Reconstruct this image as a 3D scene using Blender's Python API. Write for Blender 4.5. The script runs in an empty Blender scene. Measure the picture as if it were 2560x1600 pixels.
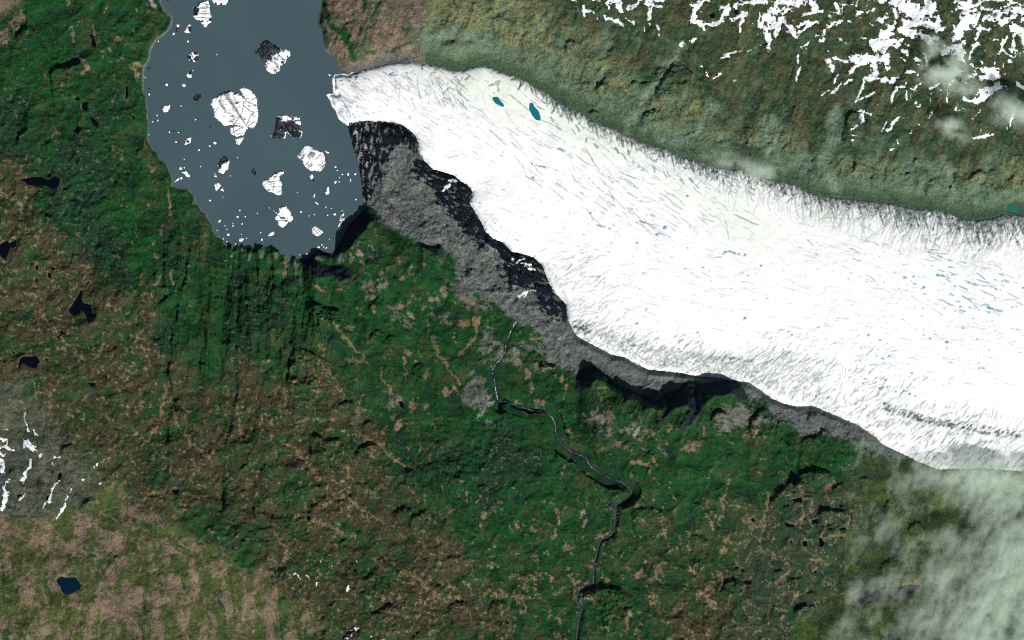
import bpy, bmesh, math, random
import numpy as np
from mathutils import Vector

# ------------------------------------------------------------------ camera, sky, sun, exposure
M_PER_PX = 2.0                 # one photograph pixel (2560 wide) covers two metres of ground
W, H = 2560, 1600
CAM_Z = 60000.0
SUN_AZ = math.radians(150)     # compass bearing the light comes from (north is up in the picture)
SUN_EL = math.radians(40)

scene = bpy.context.scene
col = scene.collection
cam_d = bpy.data.cameras.new('camera')
cam = bpy.data.objects.new('camera', cam_d)
col.objects.link(cam)
cam.location = (0, 0, CAM_Z)
cam.rotation_euler = (0, 0, 0)
cam_d.sensor_width = 36.0
cam_d.lens = 36.0 * CAM_Z / (W * M_PER_PX)
cam_d.clip_start = 100.0
cam_d.clip_end = 200000.0
scene.camera = cam

world = bpy.data.worlds.new('World')
scene.world = world
world.use_nodes = True
wn = world.node_tree
sky = wn.nodes.new('ShaderNodeTexSky')
sky.sky_type = 'NISHITA'
sky.sun_disc = False
sky.sun_elevation = SUN_EL
sky.sun_rotation = SUN_AZ
wn.nodes['Background'].inputs['Strength'].default_value = 0.05
wn.links.new(sky.outputs['Color'], wn.nodes['Background'].inputs['Color'])

sun_d = bpy.data.lights.new('sun', 'SUN')
sun_d.energy = 4.6
sun_d.angle = math.radians(0.5)
sun_d.color = (1.0, 0.97, 0.92)
sun = bpy.data.objects.new('sun', sun_d)
col.objects.link(sun)
SDIR = Vector((math.sin(SUN_AZ) * math.cos(SUN_EL), math.cos(SUN_AZ) * math.cos(SUN_EL), math.sin(SUN_EL)))
sun.rotation_euler = SDIR.to_track_quat('Z', 'Y').to_euler()
sun.location = SDIR * 5000

scene.view_settings.view_transform = 'Standard'
scene.view_settings.look = 'None'
scene.view_settings.exposure = 0.25
scene.view_settings.gamma = 1.0
scene.view_settings.use_curve_mapping = False
scene.render.engine = 'CYCLES'
scene.cycles.use_denoising = False
scene.cycles.filter_width = 1.05
scene.cycles.max_bounces = 6
scene.cycles.volume_bounces = 3
scene.cycles.transparent_max_bounces = 8

# ------------------------------------------------------------------ small numeric helpers
ZF = 2419.0 / 640.0


def T(tx, ty, pts):
    """points measured in an enlarged 640x400 tile of the photograph -> photograph pixels"""
    return [(tx + x / ZF, ty + y / ZF) for x, y in pts]


def wx(x):
    return (np.asarray(x, dtype=np.float64) - W / 2) * M_PER_PX


def wy(y):
    return (H / 2 - np.asarray(y, dtype=np.float64)) * M_PER_PX


def smooth(a, b, v):
    t = np.clip((v - a) / (b - a), 0, 1)
    return t * t * (3 - 2 * t)


_tabs = {}


def perlin(x, y, seed=0):
    if seed not in _tabs:
        r = np.random.RandomState(seed + 11)
        p = r.permutation(512).astype(np.int32)
        a = r.rand(512).astype(np.float32) * 2 * np.pi
        _tabs[seed] = (np.concatenate([p, p]), np.cos(a).astype(np.float32), np.sin(a).astype(np.float32))
    p, gx, gy = _tabs[seed]
    x = np.asarray(x, np.float32); y = np.asarray(y, np.float32)
    xf = np.floor(x); yf = np.floor(y)
    xi = xf.astype(np.int32) & 511; yi = yf.astype(np.int32) & 511
    fx = x - xf; fy = y - yf
    u = fx * fx * fx * (fx * (fx * 6 - 15) + 10)
    v = fy * fy * fy * (fy * (fy * 6 - 15) + 10)
    x1 = (xi + 1) & 511
    pa = p[xi]; pb = p[x1]

    def g(h, dx, dy):
        return gx[h] * dx + gy[h] * dy
    n00 = g(p[pa + yi], fx, fy)
    n01 = g(p[pa + ((yi + 1) & 511)], fx, fy - 1)
    n10 = g(p[pb + yi], fx - 1, fy)
    n11 = g(p[pb + ((yi + 1) & 511)], fx - 1, fy - 1)
    a = n00 + u * (n10 - n00)
    b = n01 + u * (n11 - n01)
    return (a + v * (b - a)) * 1.5


def fbm(x, y, wl, octaves, seed, gain=0.55):
    s = 0.0; amp = 1.0; tot = 0.0
    for o in range(octaves):
        s = s + amp * perlin(x / wl + 17.3 * o + 50, y / wl + 9.1 * o + 50, seed + o)
        tot += amp
        amp *= gain; wl *= 0.5
    return s / tot * 1.3


def seg_dist(X, Y, ax, ay, bx, by):
    dx = bx - ax; dy = by - ay
    L2 = dx * dx + dy * dy + 1e-9
    t = np.clip(((X - ax) * dx + (Y - ay) * dy) / L2, 0, 1)
    return np.hypot(X - (ax + t * dx), Y - (ay + t * dy)), t


def line_dist(X, Y, pts):
    d = np.full(X.shape, 1e6, np.float32)
    for (ax, ay), (bx, by) in zip(pts[:-1], pts[1:]):
        d = np.minimum(d, seg_dist(X, Y, ax, ay, bx, by)[0])
    return d


def poly_sd(X, Y, pts):
    """signed distance to a polygon, positive inside"""
    inside = np.zeros(X.shape, bool)
    d = np.full(X.shape, 1e6, np.float32)
    n = len(pts)
    for i in range(n):
        ax, ay = pts[i]; bx, by = pts[(i + 1) % n]
        d = np.minimum(d, seg_dist(X, Y, ax, ay, bx, by)[0])
        if ay != by:
            c = (ay > Y) != (by > Y)
            xi = ax + (Y - ay) * (bx - ax) / (by - ay)
            inside ^= c & (X < xi)
    return np.where(inside, d, -d)


class Grid:
    """a grid in photograph pixels, dense over the frame and coarse beyond it"""

    def __init__(self, x0, x1, y0, y1, step, ext):
        def axis(a, b, ea, eb):
            core = np.arange(a, b + step * 0.5, step)
            g = []; s = step * 1.6; p = core[-1]
            while p < b + eb:
                p += s; s *= 1.1; g.append(p)
            h = []; s = step * 1.6; p = core[0]
            while p > a - ea:
                p -= s; s *= 1.1; h.append(p)
            return np.array(h[::-1] + list(core) + g, np.float32)
        self.xs = axis(x0, x1, ext[0], ext[1]); self.ys = axis(y0, y1, ext[2], ext[3])
        self.X, self.Y = np.meshgrid(self.xs, self.ys)
        self.shape = self.X.shape

    def box(self, pts, m):
        px = [p[0] for p in pts]; py = [p[1] for p in pts]
        i0, i1 = np.searchsorted(self.xs, [min(px) - m, max(px) + m])
        j0, j1 = np.searchsorted(self.ys, [min(py) - m, max(py) + m])
        return (slice(max(j0 - 1, 0), j1 + 1), slice(max(i0 - 1, 0), i1 + 1))


def mesh_from_grid(name, X, Y, Z, keep_face, attrs=None, smooth_shade=True):
    """height field over a regular index grid; only faces flagged in keep_face are built"""
    h, w = X.shape
    idx = np.arange(h * w, dtype=np.int64).reshape(h, w)
    f = np.stack([idx[:-1, :-1], idx[1:, :-1], idx[1:, 1:], idx[:-1, 1:]], -1).reshape(-1, 4)
    f = f[keep_face.reshape(-1)]
    used, inv = np.unique(f, return_inverse=True)
    inv = inv.reshape(f.shape).astype(np.int32)
    co = np.empty((len(used), 3), np.float32)
    co[:, 0] = wx(X.reshape(-1)[used]); co[:, 1] = wy(Y.reshape(-1)[used]); co[:, 2] = Z.reshape(-1)[used]
    me = bpy.data.meshes.new(name)
    me.vertices.add(len(used)); me.vertices.foreach_set('co', co.ravel())
    me.loops.add(inv.size); me.loops.foreach_set('vertex_index', inv.ravel())
    me.polygons.add(len(f))
    me.polygons.foreach_set('loop_start', np.arange(0, inv.size, 4, dtype=np.int32))
    me.polygons.foreach_set('loop_total', np.full(len(f), 4, np.int32))
    if smooth_shade:
        me.polygons.foreach_set('use_smooth', np.ones(len(f), bool))
    for an, arr in (attrs or {}).items():
        a = me.attributes.new(an, 'FLOAT_COLOR', 'POINT')
        a.data.foreach_set('color', arr.reshape(-1, 4)[used].astype(np.float32).ravel())
    me.update(calc_edges=True)
    return me


def link(name, me, mat, parent=None, **props):
    o = bpy.data.objects.new(name, me)
    col.objects.link(o)
    if mat:
        me.materials.append(mat)
    if parent:
        o.parent = parent
    for k, v in props.items():
        o[k] = v
    return o


# ------------------------------------------------------------------ materials
def lin(r, g, b, k=1.12):
    def f(c):
        c /= 255.0
        return (c / 12.92 if c <= 0.04045 else ((c + 0.055) / 1.055) ** 2.4) / k
    return (f(r), f(g), f(b), 1.0)


def new_mat(name):
    m = bpy.data.materials.new(name)
    m.use_nodes = True
    nt = m.node_tree
    return m, nt, nt.nodes['Principled BSDF']


def nd(nt, t, **kw):
    n = nt.nodes.new(t)
    for k, v in kw.items():
        setattr(n, k, v)
    return n


def noise(nt, vec, wavelength, detail=4, rough=0.6):
    n = nd(nt, 'ShaderNodeTexNoise')
    n.inputs['Scale'].default_value = 1.0 / wavelength
    n.inputs['Detail'].default_value = detail
    n.inputs['Roughness'].default_value = rough
    nt.links.new(vec, n.inputs['Vector'])
    return n.outputs['Fac']


def maprange(nt, v, a, b, c, d):
    n = nd(nt, 'ShaderNodeMapRange')
    nt.links.new(v, n.inputs[0])
    for i, q in enumerate((a, b, c, d)):
        n.inputs[i + 1].default_value = q
    return n.outputs[0]


def math_n(nt, op, a, b=None):
    n = nd(nt, 'ShaderNodeMath', operation=op)
    for i, q in enumerate((a, b)):
        if q is None:
            continue
        if isinstance(q, (int, float)):
            n.inputs[i].default_value = q
        else:
            nt.links.new(q, n.inputs[i])
    return n.outputs[0]


def mixc(nt, fac, a, b, mode='MIX'):
    n = nd(nt, 'ShaderNodeMix', data_type='RGBA', blend_type=mode)
    if isinstance(fac, (int, float)):
        n.inputs[0].default_value = fac
    else:
        nt.links.new(fac, n.inputs[0])
    for i, q in ((6, a), (7, b)):
        if isinstance(q, tuple):
            n.inputs[i].default_value = q
        else:
            nt.links.new(q, n.inputs[i])
    return n.outputs[2]


COVER = [
    ('forest', lin(17, 67, 29)), ('dark_forest', lin(27, 48, 36)), ('tan', lin(128, 110, 84)), ('moraine', lin(92, 98, 97)),
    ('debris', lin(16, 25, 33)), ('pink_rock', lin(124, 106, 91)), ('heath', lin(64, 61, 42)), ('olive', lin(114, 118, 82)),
    ('grey_green', lin(84, 106, 84)), ('upland_green', lin(44, 66, 44)), ('upland_brown', lin(74, 74, 52)), ('dark_rock_and_shade', lin(30, 38, 46)),
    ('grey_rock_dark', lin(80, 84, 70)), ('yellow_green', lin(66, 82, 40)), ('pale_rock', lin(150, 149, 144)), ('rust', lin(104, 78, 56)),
]
CI = {n: i for i, (n, c) in enumerate(COVER)}


def land_material():
    m, nt, b = new_mat('land_cover')
    tc = nd(nt, 'ShaderNodeNewGeometry').outputs['Position']
    acc = None
    for q in range(4):
        at = nd(nt, 'ShaderNodeAttribute', attribute_name='cover%d' % q)
        sep = nd(nt, 'ShaderNodeSeparateColor')
        nt.links.new(at.outputs['Color'], sep.inputs[0])
        chans = [sep.outputs[0], sep.outputs[1], sep.outputs[2], at.outputs['Alpha']]
        for c in range(4):
            v = nd(nt, 'ShaderNodeVectorMath', operation='SCALE')
            v.inputs[0].default_value = COVER[q * 4 + c][1][:3]
            nt.links.new(chans[c], v.inputs['Scale'])
            if acc is None:
                acc = v.outputs[0]
            else:
                a = nd(nt, 'ShaderNodeVectorMath', operation='ADD')
                nt.links.new(acc, a.inputs[0]); nt.links.new(v.outputs[0], a.inputs[1])
                acc = a.outputs[0]
    n1 = noise(nt, tc, 9.0, 3, 0.7)
    n2 = noise(nt, tc, 60.0, 4, 0.65)
    k = math_n(nt, 'MULTIPLY', maprange(nt, n1, 0.25, 0.75, 0.4, 1.65), maprange(nt, n2, 0.25, 0.75, 0.65, 1.38))
    s = nd(nt, 'ShaderNodeVectorMath', operation='SCALE')
    nt.links.new(acc, s.inputs[0]); nt.links.new(k, s.inputs['Scale'])
    hs = nd(nt, 'ShaderNodeHueSaturation')
    nt.links.new(s.outputs[0], hs.inputs['Color'])
    n3 = noise(nt, tc, 25.0, 3, 0.6)
    nt.links.new(maprange(nt, n3, 0.3, 0.7, 0.475, 0.52), hs.inputs['Hue'])
    nt.links.new(hs.outputs[0], b.inputs['Base Color'])
    b.inputs['Roughness'].default_value = 0.95
    b.inputs['Specular IOR Level'].default_value = 0.1
    bp = nd(nt, 'ShaderNodeBump')
    bp.inputs['Strength'].default_value = 1.0
    bp.inputs['Distance'].default_value = 5.0
    nt.links.new(noise(nt, tc, 14.0, 4, 0.7), bp.inputs['Height'])
    nt.links.new(bp.outputs[0], b.inputs['Normal'])
    return m


def ice_material(name, attr, white, dirt, teal):
    m, nt, b = new_mat(name)
    tc = nd(nt, 'ShaderNodeNewGeometry').outputs['Position']
    at = nd(nt, 'ShaderNodeAttribute', attribute_name=attr)
    sep = nd(nt, 'ShaderNodeSeparateColor')
    nt.links.new(at.outputs['Color'], sep.inputs[0])
    n1 = noise(nt, tc, 12.0, 4, 0.7)
    f1 = math_n(nt, 'MULTIPLY', sep.outputs[0], maprange(nt, n1, 0.3, 0.7, 0.75, 1.2))
    f1 = maprange(nt, f1, 0.0, 1.0, 0.0, 1.0)
    c = mixc(nt, f1, white, dirt)
    c = mixc(nt, sep.outputs[1], c, teal)
    c = mixc(nt, sep.outputs[2], c, mixc(nt, maprange(nt, noise(nt, tc, 15.0, 5, 0.75), 0.46, 0.72, 0, 1), lin(13, 21, 29), lin(92, 100, 104)))
    if attr == 'ice' and name == 'glacier_ice':
        c = mixc(nt, at.outputs['Alpha'], c, mixc(nt, 1.0, c, (0.93, 0.99, 0.84, 1), 'MULTIPLY'))
    nt.links.new(c, b.inputs['Base Color'])
    b.inputs['Roughness'].default_value = 0.8
    b.inputs['Specular IOR Level'].default_value = 0.2
    bp = nd(nt, 'ShaderNodeBump')
    bp.inputs['Strength'].default_value = 0.35
    bp.inputs['Distance'].default_value = 2.0
    nt.links.new(noise(nt, tc, 16.0, 4, 0.65), bp.inputs['Height'])
    nt.links.new(bp.outputs[0], b.inputs['Normal'])
    return m


def water_material(name, colour, rough=0.12, streak=0.0):
    m, nt, b = new_mat(name)
    tc = nd(nt, 'ShaderNodeNewGeometry').outputs['Position']
    n2 = noise(nt, tc, 500.0, 3, 0.5)
    c = mixc(nt, maprange(nt, n2, 0.3, 0.7, 0, 1), tuple(v * 0.93 for v in colour[:3]) + (1,), tuple(v * 1.07 for v in colour[:3]) + (1,))
    if streak:
        n3 = noise(nt, tc, 46.0, 5, 0.62)
        n4 = noise(nt, tc, 420.0, 2, 0.5)
        f = math_n(nt, 'MULTIPLY', maprange(nt, n3, 0.655, 0.70, 0, 1), maprange(nt, n4, 0.5, 0.6, 0, 1))
        c = mixc(nt, math_n(nt, 'MULTIPLY', f, streak), c, lin(28, 44, 52))
    nt.links.new(c, b.inputs['Base Color'])
    b.inputs['Roughness'].default_value = rough
    b.inputs['IOR'].default_value = 1.33
    return m


MAT_LAND = land_material()
MAT_GLACIER = ice_material('glacier_ice', 'ice', (0.85, 0.855, 0.85, 1), lin(58, 84, 72), lin(40, 150, 165))
MAT_BERG = ice_material('iceberg_ice', 'ice', (0.93, 0.94, 0.94, 1), lin(96, 94, 84), lin(120, 150, 155))
MAT_LAKE = water_material('lake_water', lin(68, 87, 93), 0.15, 0.6)
MAT_POND = water_material('pond_water', lin(5, 9, 15), 0.08)
MAT_BLUE = water_material('blue_pond_water', lin(6, 28, 46), 0.08)
MAT_MELT = water_material('meltwater', lin(22, 112, 128), 0.08)
MAT_GREENPOND = water_material('green_pond_water', lin(44, 100, 88), 0.1)
MAT_GREYPOND = water_material('grey_pond_water', lin(34, 30, 30), 0.1)


def snow_material():
    m, nt, b = new_mat('old_snow')
    tc = nd(nt, 'ShaderNodeNewGeometry').outputs['Position']
    at = nd(nt, 'ShaderNodeAttribute', attribute_name='depth')
    c = mixc(nt, maprange(nt, noise(nt, tc, 50.0, 5, 0.7), 0.4, 0.7, 0, 1), (0.86, 0.87, 0.875, 1), (0.66, 0.71, 0.73, 1))
    f = math_n(nt, 'ADD', at.outputs['Fac'], maprange(nt, noise(nt, tc, 9.0, 3, 0.7), 0.3, 0.7, -0.35, 0.35))
    c = mixc(nt, maprange(nt, f, 0.1, 0.75, 1, 0), c, lin(120, 122, 112))
    nt.links.new(c, b.inputs['Base Color'])
    b.inputs['Roughness'].default_value = 0.8
    b.inputs['Specular IOR Level'].default_value = 0.2
    return m


def river_material():
    m, nt, b = new_mat('river_water')
    tc = nd(nt, 'ShaderNodeNewGeometry').outputs['Position']
    f = maprange(nt, noise(nt, tc, 10.0, 4, 0.75), 0.46, 0.60, 0, 1)
    at = nd(nt, 'ShaderNodeAttribute', attribute_name='foam')
    f = math_n(nt, 'MULTIPLY', f, at.outputs['Fac'])
    c = mixc(nt, f, lin(32, 44, 48), lin(190, 196, 198))
    nt.links.new(c, b.inputs['Base Color'])
    b.inputs['Roughness'].default_value = 0.5
    return m


MAT_SNOW = snow_material()
MAT_RIVER = river_material()

# ------------------------------------------------------------------ outlines traced on the photograph (pixels of the 2560x1600 frame)
WEST_SHORE = [(403, 0), (407, 11), (413, 25), (423, 34), (431, 41), (433, 50), (429, 66), (421, 79), (407, 91), (394, 99), (384, 114), (378, 127), (376, 148), (368, 161), (362, 169), (361, 185), (360, 212), (361, 228), (366, 238), (368, 265), (370, 291), (372, 317), (370, 344), (377, 362), (384, 376), (394, 381), (402, 400), (415, 408), (423, 424), (430, 440), (434, 457), (429, 465), (447, 471), (471, 470), (480, 482), (489, 491), (492, 506), (499, 515), (505, 527), (516, 535), (522, 548), (532, 561), (537, 575), (545, 583), (553, 596), (563, 612), (582, 614), (595, 609), (608, 612), (624, 612), (640, 613), (661, 614), (690, 620), (701, 630), (722, 649), (738, 643), (756, 653), (772, 649), (780, 635), (796, 624), (812, 630), (830, 634)]
EAST_SHORE = [(844, 614), (854, 598), (865, 577), (878, 556), (891, 543), (902, 532), (908, 516), (907, 500), (905, 466), (901, 440), (894, 408), (889, 391), (882, 365), (875, 341), (869, 317)]
TERMINUS = [(865, 307), (857, 302), (849, 294), (842, 275), (833, 265), (828, 249), (820, 237), (836, 238), (846, 238), (844, 233), (836, 228), (835, 212), (834, 196), (838, 189), (857, 187), (873, 189), (879, 183)]
NORTH_SHORE = [(868, 180), (852, 173), (841, 159), (830, 140), (812, 127), (809, 106), (805, 77), (796, 61), (796, 45), (801, 26), (804, 8), (805, 0)]
LAKE = WEST_SHORE + EAST_SHORE + TERMINUS + NORTH_SHORE + [(800, -1500), (380, -1500)]
NORTH_MARGIN = [(894, 181), (905, 175), (936, 168), (971, 160), (994, 156), (1029, 156), (1047, 159), (1063, 160), (1103, 169), (1132, 176), (1158, 176), (1185, 167), (1211, 164), (1248, 180), (1280, 189), (1291, 193), (1312, 201), (1333, 217), (1367, 233), (1391, 254), (1423, 270), (1449, 280), (1470, 296), (1505, 310), (1534, 320), (1560, 333), (1592, 349), (1624, 360), (1664, 373), (1693, 389), (1743, 404), (1790, 415), (1822, 424), (1849, 421), (1878, 432), (1920, 448), (1941, 450), (1981, 461), (2013, 477), (2063, 490), (2116, 497), (2171, 502), (2222, 508), (2285, 522), (2333, 522), (2370, 532), (2396, 546), (2436, 551), (2476, 546), (2507, 535), (2560, 538)]
SOUTH_MARGIN = [(2560, 1178), (2449, 1170), (2343, 1173), (2290, 1152), (2237, 1125), (2206, 1112), (2179, 1086), (2142, 1062), (2105, 1046), (2068, 1030), (2031, 1014), (1994, 1016), (1960, 1009), (1928, 996), (1896, 972), (1870, 956), (1830, 951), (1783, 943), (1735, 940), (1703, 932), (1650, 927), (1619, 923), (1592, 911), (1560, 893), (1526, 886), (1497, 870), (1470, 856), (1439, 838), (1420, 800), (1414, 760), (1395, 740), (1386, 733), (1375, 712), (1362, 680), (1354, 662), (1333, 643), (1306, 635), (1280, 630), (1256, 606), (1235, 598), (1214, 580), (1201, 551), (1185, 527), (1174, 508), (1181, 479), (1169, 463), (1151, 453), (1137, 440), (1106, 429), (1084, 424), (1063, 405), (1047, 381), (1045, 355), (1037, 336), (1021, 323), (1005, 312), (984, 306), (957, 304), (939, 304), (918, 302), (899, 304), (869, 310)]
GLACIER = NORTH_MARGIN + [(3200, 600), (4400, 700), (4400, 1500), (3200, 1300)] + SOUTH_MARGIN + TERMINUS
MORAINE = [(869, 317), (875, 341), (889, 391), (901, 440), (907, 500), (908, 516), (922, 518), (939, 524), (952, 551), (965, 567), (981, 572), (1010, 588), (1039, 604), (1069, 614), (1100, 617), (1111, 625), (1127, 633), (1143, 654), (1145, 678), (1143, 699), (1158, 725), (1177, 728), (1206, 731), (1222, 752), (1248, 770), (1262, 790), (1290, 805), (1330, 822), (1359, 840), (1370, 869), (1362, 900), (1386, 919), (1418, 919), (1439, 932)] + \
    T(1280, 800, [(620, 490), (660, 460), (740, 440), (820, 460), (870, 515), (950, 600), (1000, 630), (1100, 650), (1200, 700), (1290, 730), (1365, 770), (1450, 690), (1570, 650), (1620, 600), (1700, 580), (1770, 610), (1900, 580), (2030, 575), (2150, 600), (2200, 680), (2230, 750), (2400, 780)]) + \
    T(1920, 800, [(0, 850), (60, 940), (240, 990), (330, 1080), (440, 1080), (560, 1060), (700, 1110), (850, 1130), (980, 1200), (1030, 1260), (1250, 1300), (1400, 1400)]) + SOUTH_MARGIN[4:]
DEBRIS_A = [(869, 305), (939, 302), (984, 304), (1021, 321), (1046, 355), (1049, 385), (1030, 372), (1012, 356), (985, 358), (966, 372), (962, 395), (950, 420), (945, 445), (932, 462), (926, 490), (914, 512), (905, 512), (893, 405), (880, 360)]
DEBRIS_B = [(1045, 395), (1084, 424), (1137, 438), (1171, 463), (1184, 479), (1176, 508), (1203, 551), (1216, 580), (1256, 606), (1282, 630), (1306, 635), (1335, 643), (1364, 680), (1388, 733), (1416, 760), (1414, 795), (1395, 800), (1372, 780), (1345, 765), (1352, 735), (1330, 718), (1300, 722), (1275, 715), (1262, 690), (1268, 655), (1245, 622), (1215, 612), (1180, 590), (1152, 568), (1130, 535), (1105, 510), (1086, 480), (1072, 455), (1040, 425)]
RIVER = [(1292, 803), (1286, 810), (1276, 832), (1267, 852), (1262, 880), (1252, 897), (1238, 912), (1231, 926), (1236, 950), (1240, 979), (1246, 1005), (1262, 1003), (1290, 1014), (1330, 1026), (1362, 1028), (1381, 1044), (1388, 1060), (1389, 1080), (1395, 1098), (1405, 1112), (1430, 1130), (1464, 1143), (1470, 1158), (1482, 1170), (1495, 1180), (1529, 1198), (1555, 1206), (1573, 1220), (1580, 1233), (1568, 1248), (1540, 1263), (1537, 1290), (1535, 1330), (1520, 1342), (1499, 1352), (1492, 1380), (1484, 1415), (1482, 1460), (1462, 1468), (1446, 1478), (1440, 1500), (1447, 1515), (1455, 1525), (1446, 1550), (1440, 1600), (1436, 1700), (1450, 2400)]

PONDS = [
    (T(0, 0, [(850, 320), (875, 330), (890, 360), (915, 420), (905, 455), (870, 430), (865, 395), (880, 372), (858, 352)]), 'narrow crooked pond in the grassy gully'),
    (T(0, 0, [(715, 925), (745, 915), (765, 940), (730, 955), (715, 945)]), ''),
    (T(0, 0, [(785, 970), (850, 963), (830, 990), (835, 1050), (790, 1045), (778, 1010)]), ''),
    (T(0, 0, [(848, 1100), (880, 1115), (935, 1160), (930, 1200), (900, 1195), (870, 1150)]), ''),
    (T(0, 0, [(1190, 810), (1207, 815), (1215, 890), (1200, 945), (1185, 935), (1190, 870)]), ''),
    (T(0, 0, [(1258, 1085), (1275, 1110), (1270, 1138), (1255, 1115)]), ''),
    (T(0, 400, [(180, 190), (300, 165), (400, 160), (460, 190), (520, 155), (570, 175), (568, 230), (540, 270), (500, 280), (465, 255), (440, 240), (330, 250), (270, 235), (235, 205)]), ''),
    (T(0, 400, [(-120, 860), (0, 800), (70, 760), (90, 790), (160, 750), (160, 810), (140, 830), (100, 825), (80, 880), (60, 940), (30, 935), (0, 890), (-100, 900)]), ''),
    (T(0, 400, [(340, 1000), (365, 995), (362, 1040), (342, 1040)]), ''),
    (T(0, 400, [(488, 1008), (525, 1020), (525, 1040), (490, 1035)]), ''),
    (T(0, 400, [(455, 1070), (480, 1065), (495, 1130), (460, 1105)]), ''),
    (T(0, 400, [(335, 1120), (358, 1120), (360, 1155), (340, 1150)]), ''),
    (T(0, 400, [(806, 1182), (840, 1145), (850, 1160), (820, 1190)]), ''),
    (T(0, 400, [(790, 1220), (775, 1310), (790, 1350), (865, 1365), (880, 1470), (850, 1495), (815, 1480), (785, 1420), (750, 1460), (700, 1475), (650, 1430), (690, 1360), (740, 1290), (760, 1240)]), ''),
    (T(0, 800, [(190, 370), (230, 345), (310, 345), (330, 330), (370, 360), (378, 395), (355, 420), (370, 440), (330, 460), (260, 430), (215, 405), (195, 450), (168, 490), (185, 420)]), ''),
    (T(0, 800, [(118, 295), (150, 310), (130, 325)]), ''),
    (T(0, 800, [(430, 360), (450, 365), (452, 385), (432, 382)]), ''),
    (T(0, 800, [(825, 590), (905, 595), (910, 615), (870, 635)]), ''),
    (T(0, 800, [(555, 1450), (578, 1435), (590, 1475), (560, 1515), (545, 1500)]), ''),
    (T(0, 1200, [(455, 140), (475, 150), (465, 190), (430, 190)]), ''),
    (T(0, 1200, [(165, 140), (212, 128), (205, 150), (175, 180)]), ''),
    (T(0, 1200, [(1635, 90), (1690, 85), (1700, 110), (1660, 145), (1630, 110)]), ''),
    (T(640, 800, [(1345, 770), (1375, 765), (1405, 805), (1390, 838), (1365, 815)]), ''),
    (T(640, 800, [(2285, 800), (2350, 735), (2395, 765), (2335, 810), (2300, 855), (2280, 845)]), ''),
    (T(1280, 800, [(0, 800), (60, 830), (130, 840), (200, 835), (310, 850), (310, 880), (230, 882), (160, 892), (100, 862), (30, 838), (-20, 815)]), ''),
    (T(1280, 1200, [(2255, 370), (2280, 355), (2295, 385), (2280, 405)]), ''),
    (T(1920, 1200, [(220, 180), (310, 160), (330, 210), (290, 207), (240, 202)]), ''),
    (T(1920, 1200, [(655, 235), (690, 225), (710, 260), (680, 257)]), ''),
    (T(1920, 1200, [(410, 380), (470, 360), (470, 405), (415, 410)]), ''),
    (T(1920, 1200, [(145, 395), (200, 415), (245, 420), (230, 445), (165, 435)]), ''),
    (T(1920, 1200, [(490, 425), (530, 430), (560, 400), (572, 410), (540, 452), (510, 442)]), ''),
    (T(1920, 1200, [(550, 455), (605, 450), (600, 470), (560, 470)]), ''),
    (T(1920, 1200, [(670, 455), (720, 445), (740, 465), (680, 472)]), ''),
    (T(1920, 1200, [(320, 580), (365, 570), (370, 620), (330, 625)]), ''),
    (T(1920, 1200, [(475, 550), (500, 545), (535, 600), (510, 635), (475, 620)]), ''),
    (T(1920, 1200, [(200, 575), (220, 568), (224, 590), (205, 592)]), ''),
    (T(1920, 1200, [(430, 860), (455, 852), (452, 876), (435, 875)]), ''),
    (T(1920, 1200, [(38, 265), (56, 253), (52, 290)]), ''),
    (T(640, 1200, [(922, 835), (947, 835), (955, 870), (925, 868)]), ''),
    (T(640, 1200, [(480, 340), (515, 335), (520, 375), (490, 382)]), ''),
    (T(1280, 0, [(2085, 115), (2120, 95), (2135, 130), (2110, 150)]), ''),
    (T(1280, 0, [(1850, 150), (1900, 130), (1915, 165), (1880, 185)]), ''),
]
PONDS = [(p, MAT_POND) for p, _ in PONDS]
PONDS.append((T(0, 1200, [(540, 935), (580, 910), (630, 920), (720, 915), (745, 950), (770, 990), (760, 1030), (720, 1050), (670, 1075), (620, 1080), (585, 1050), (575, 1000), (545, 970)]), MAT_BLUE))
PONDS.append((T(1920, 400, [(2235, 470), (2260, 420), (2310, 400), (2350, 430), (2382, 480), (2372, 508), (2300, 497), (2260, 492)]), MAT_GREENPOND))
PONDS.append((T(1920, 1200, [(835, 1060), (860, 1030), (920, 1035), (990, 1050), (1080, 1010), (1200, 1010), (1330, 985), (1430, 990), (1440, 1020), (1330, 1070), (1210, 1140), (1080, 1155), (930, 1160), (900, 1210), (830, 1220), (790, 1190), (840, 1120)]), MAT_GREYPOND))

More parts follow.
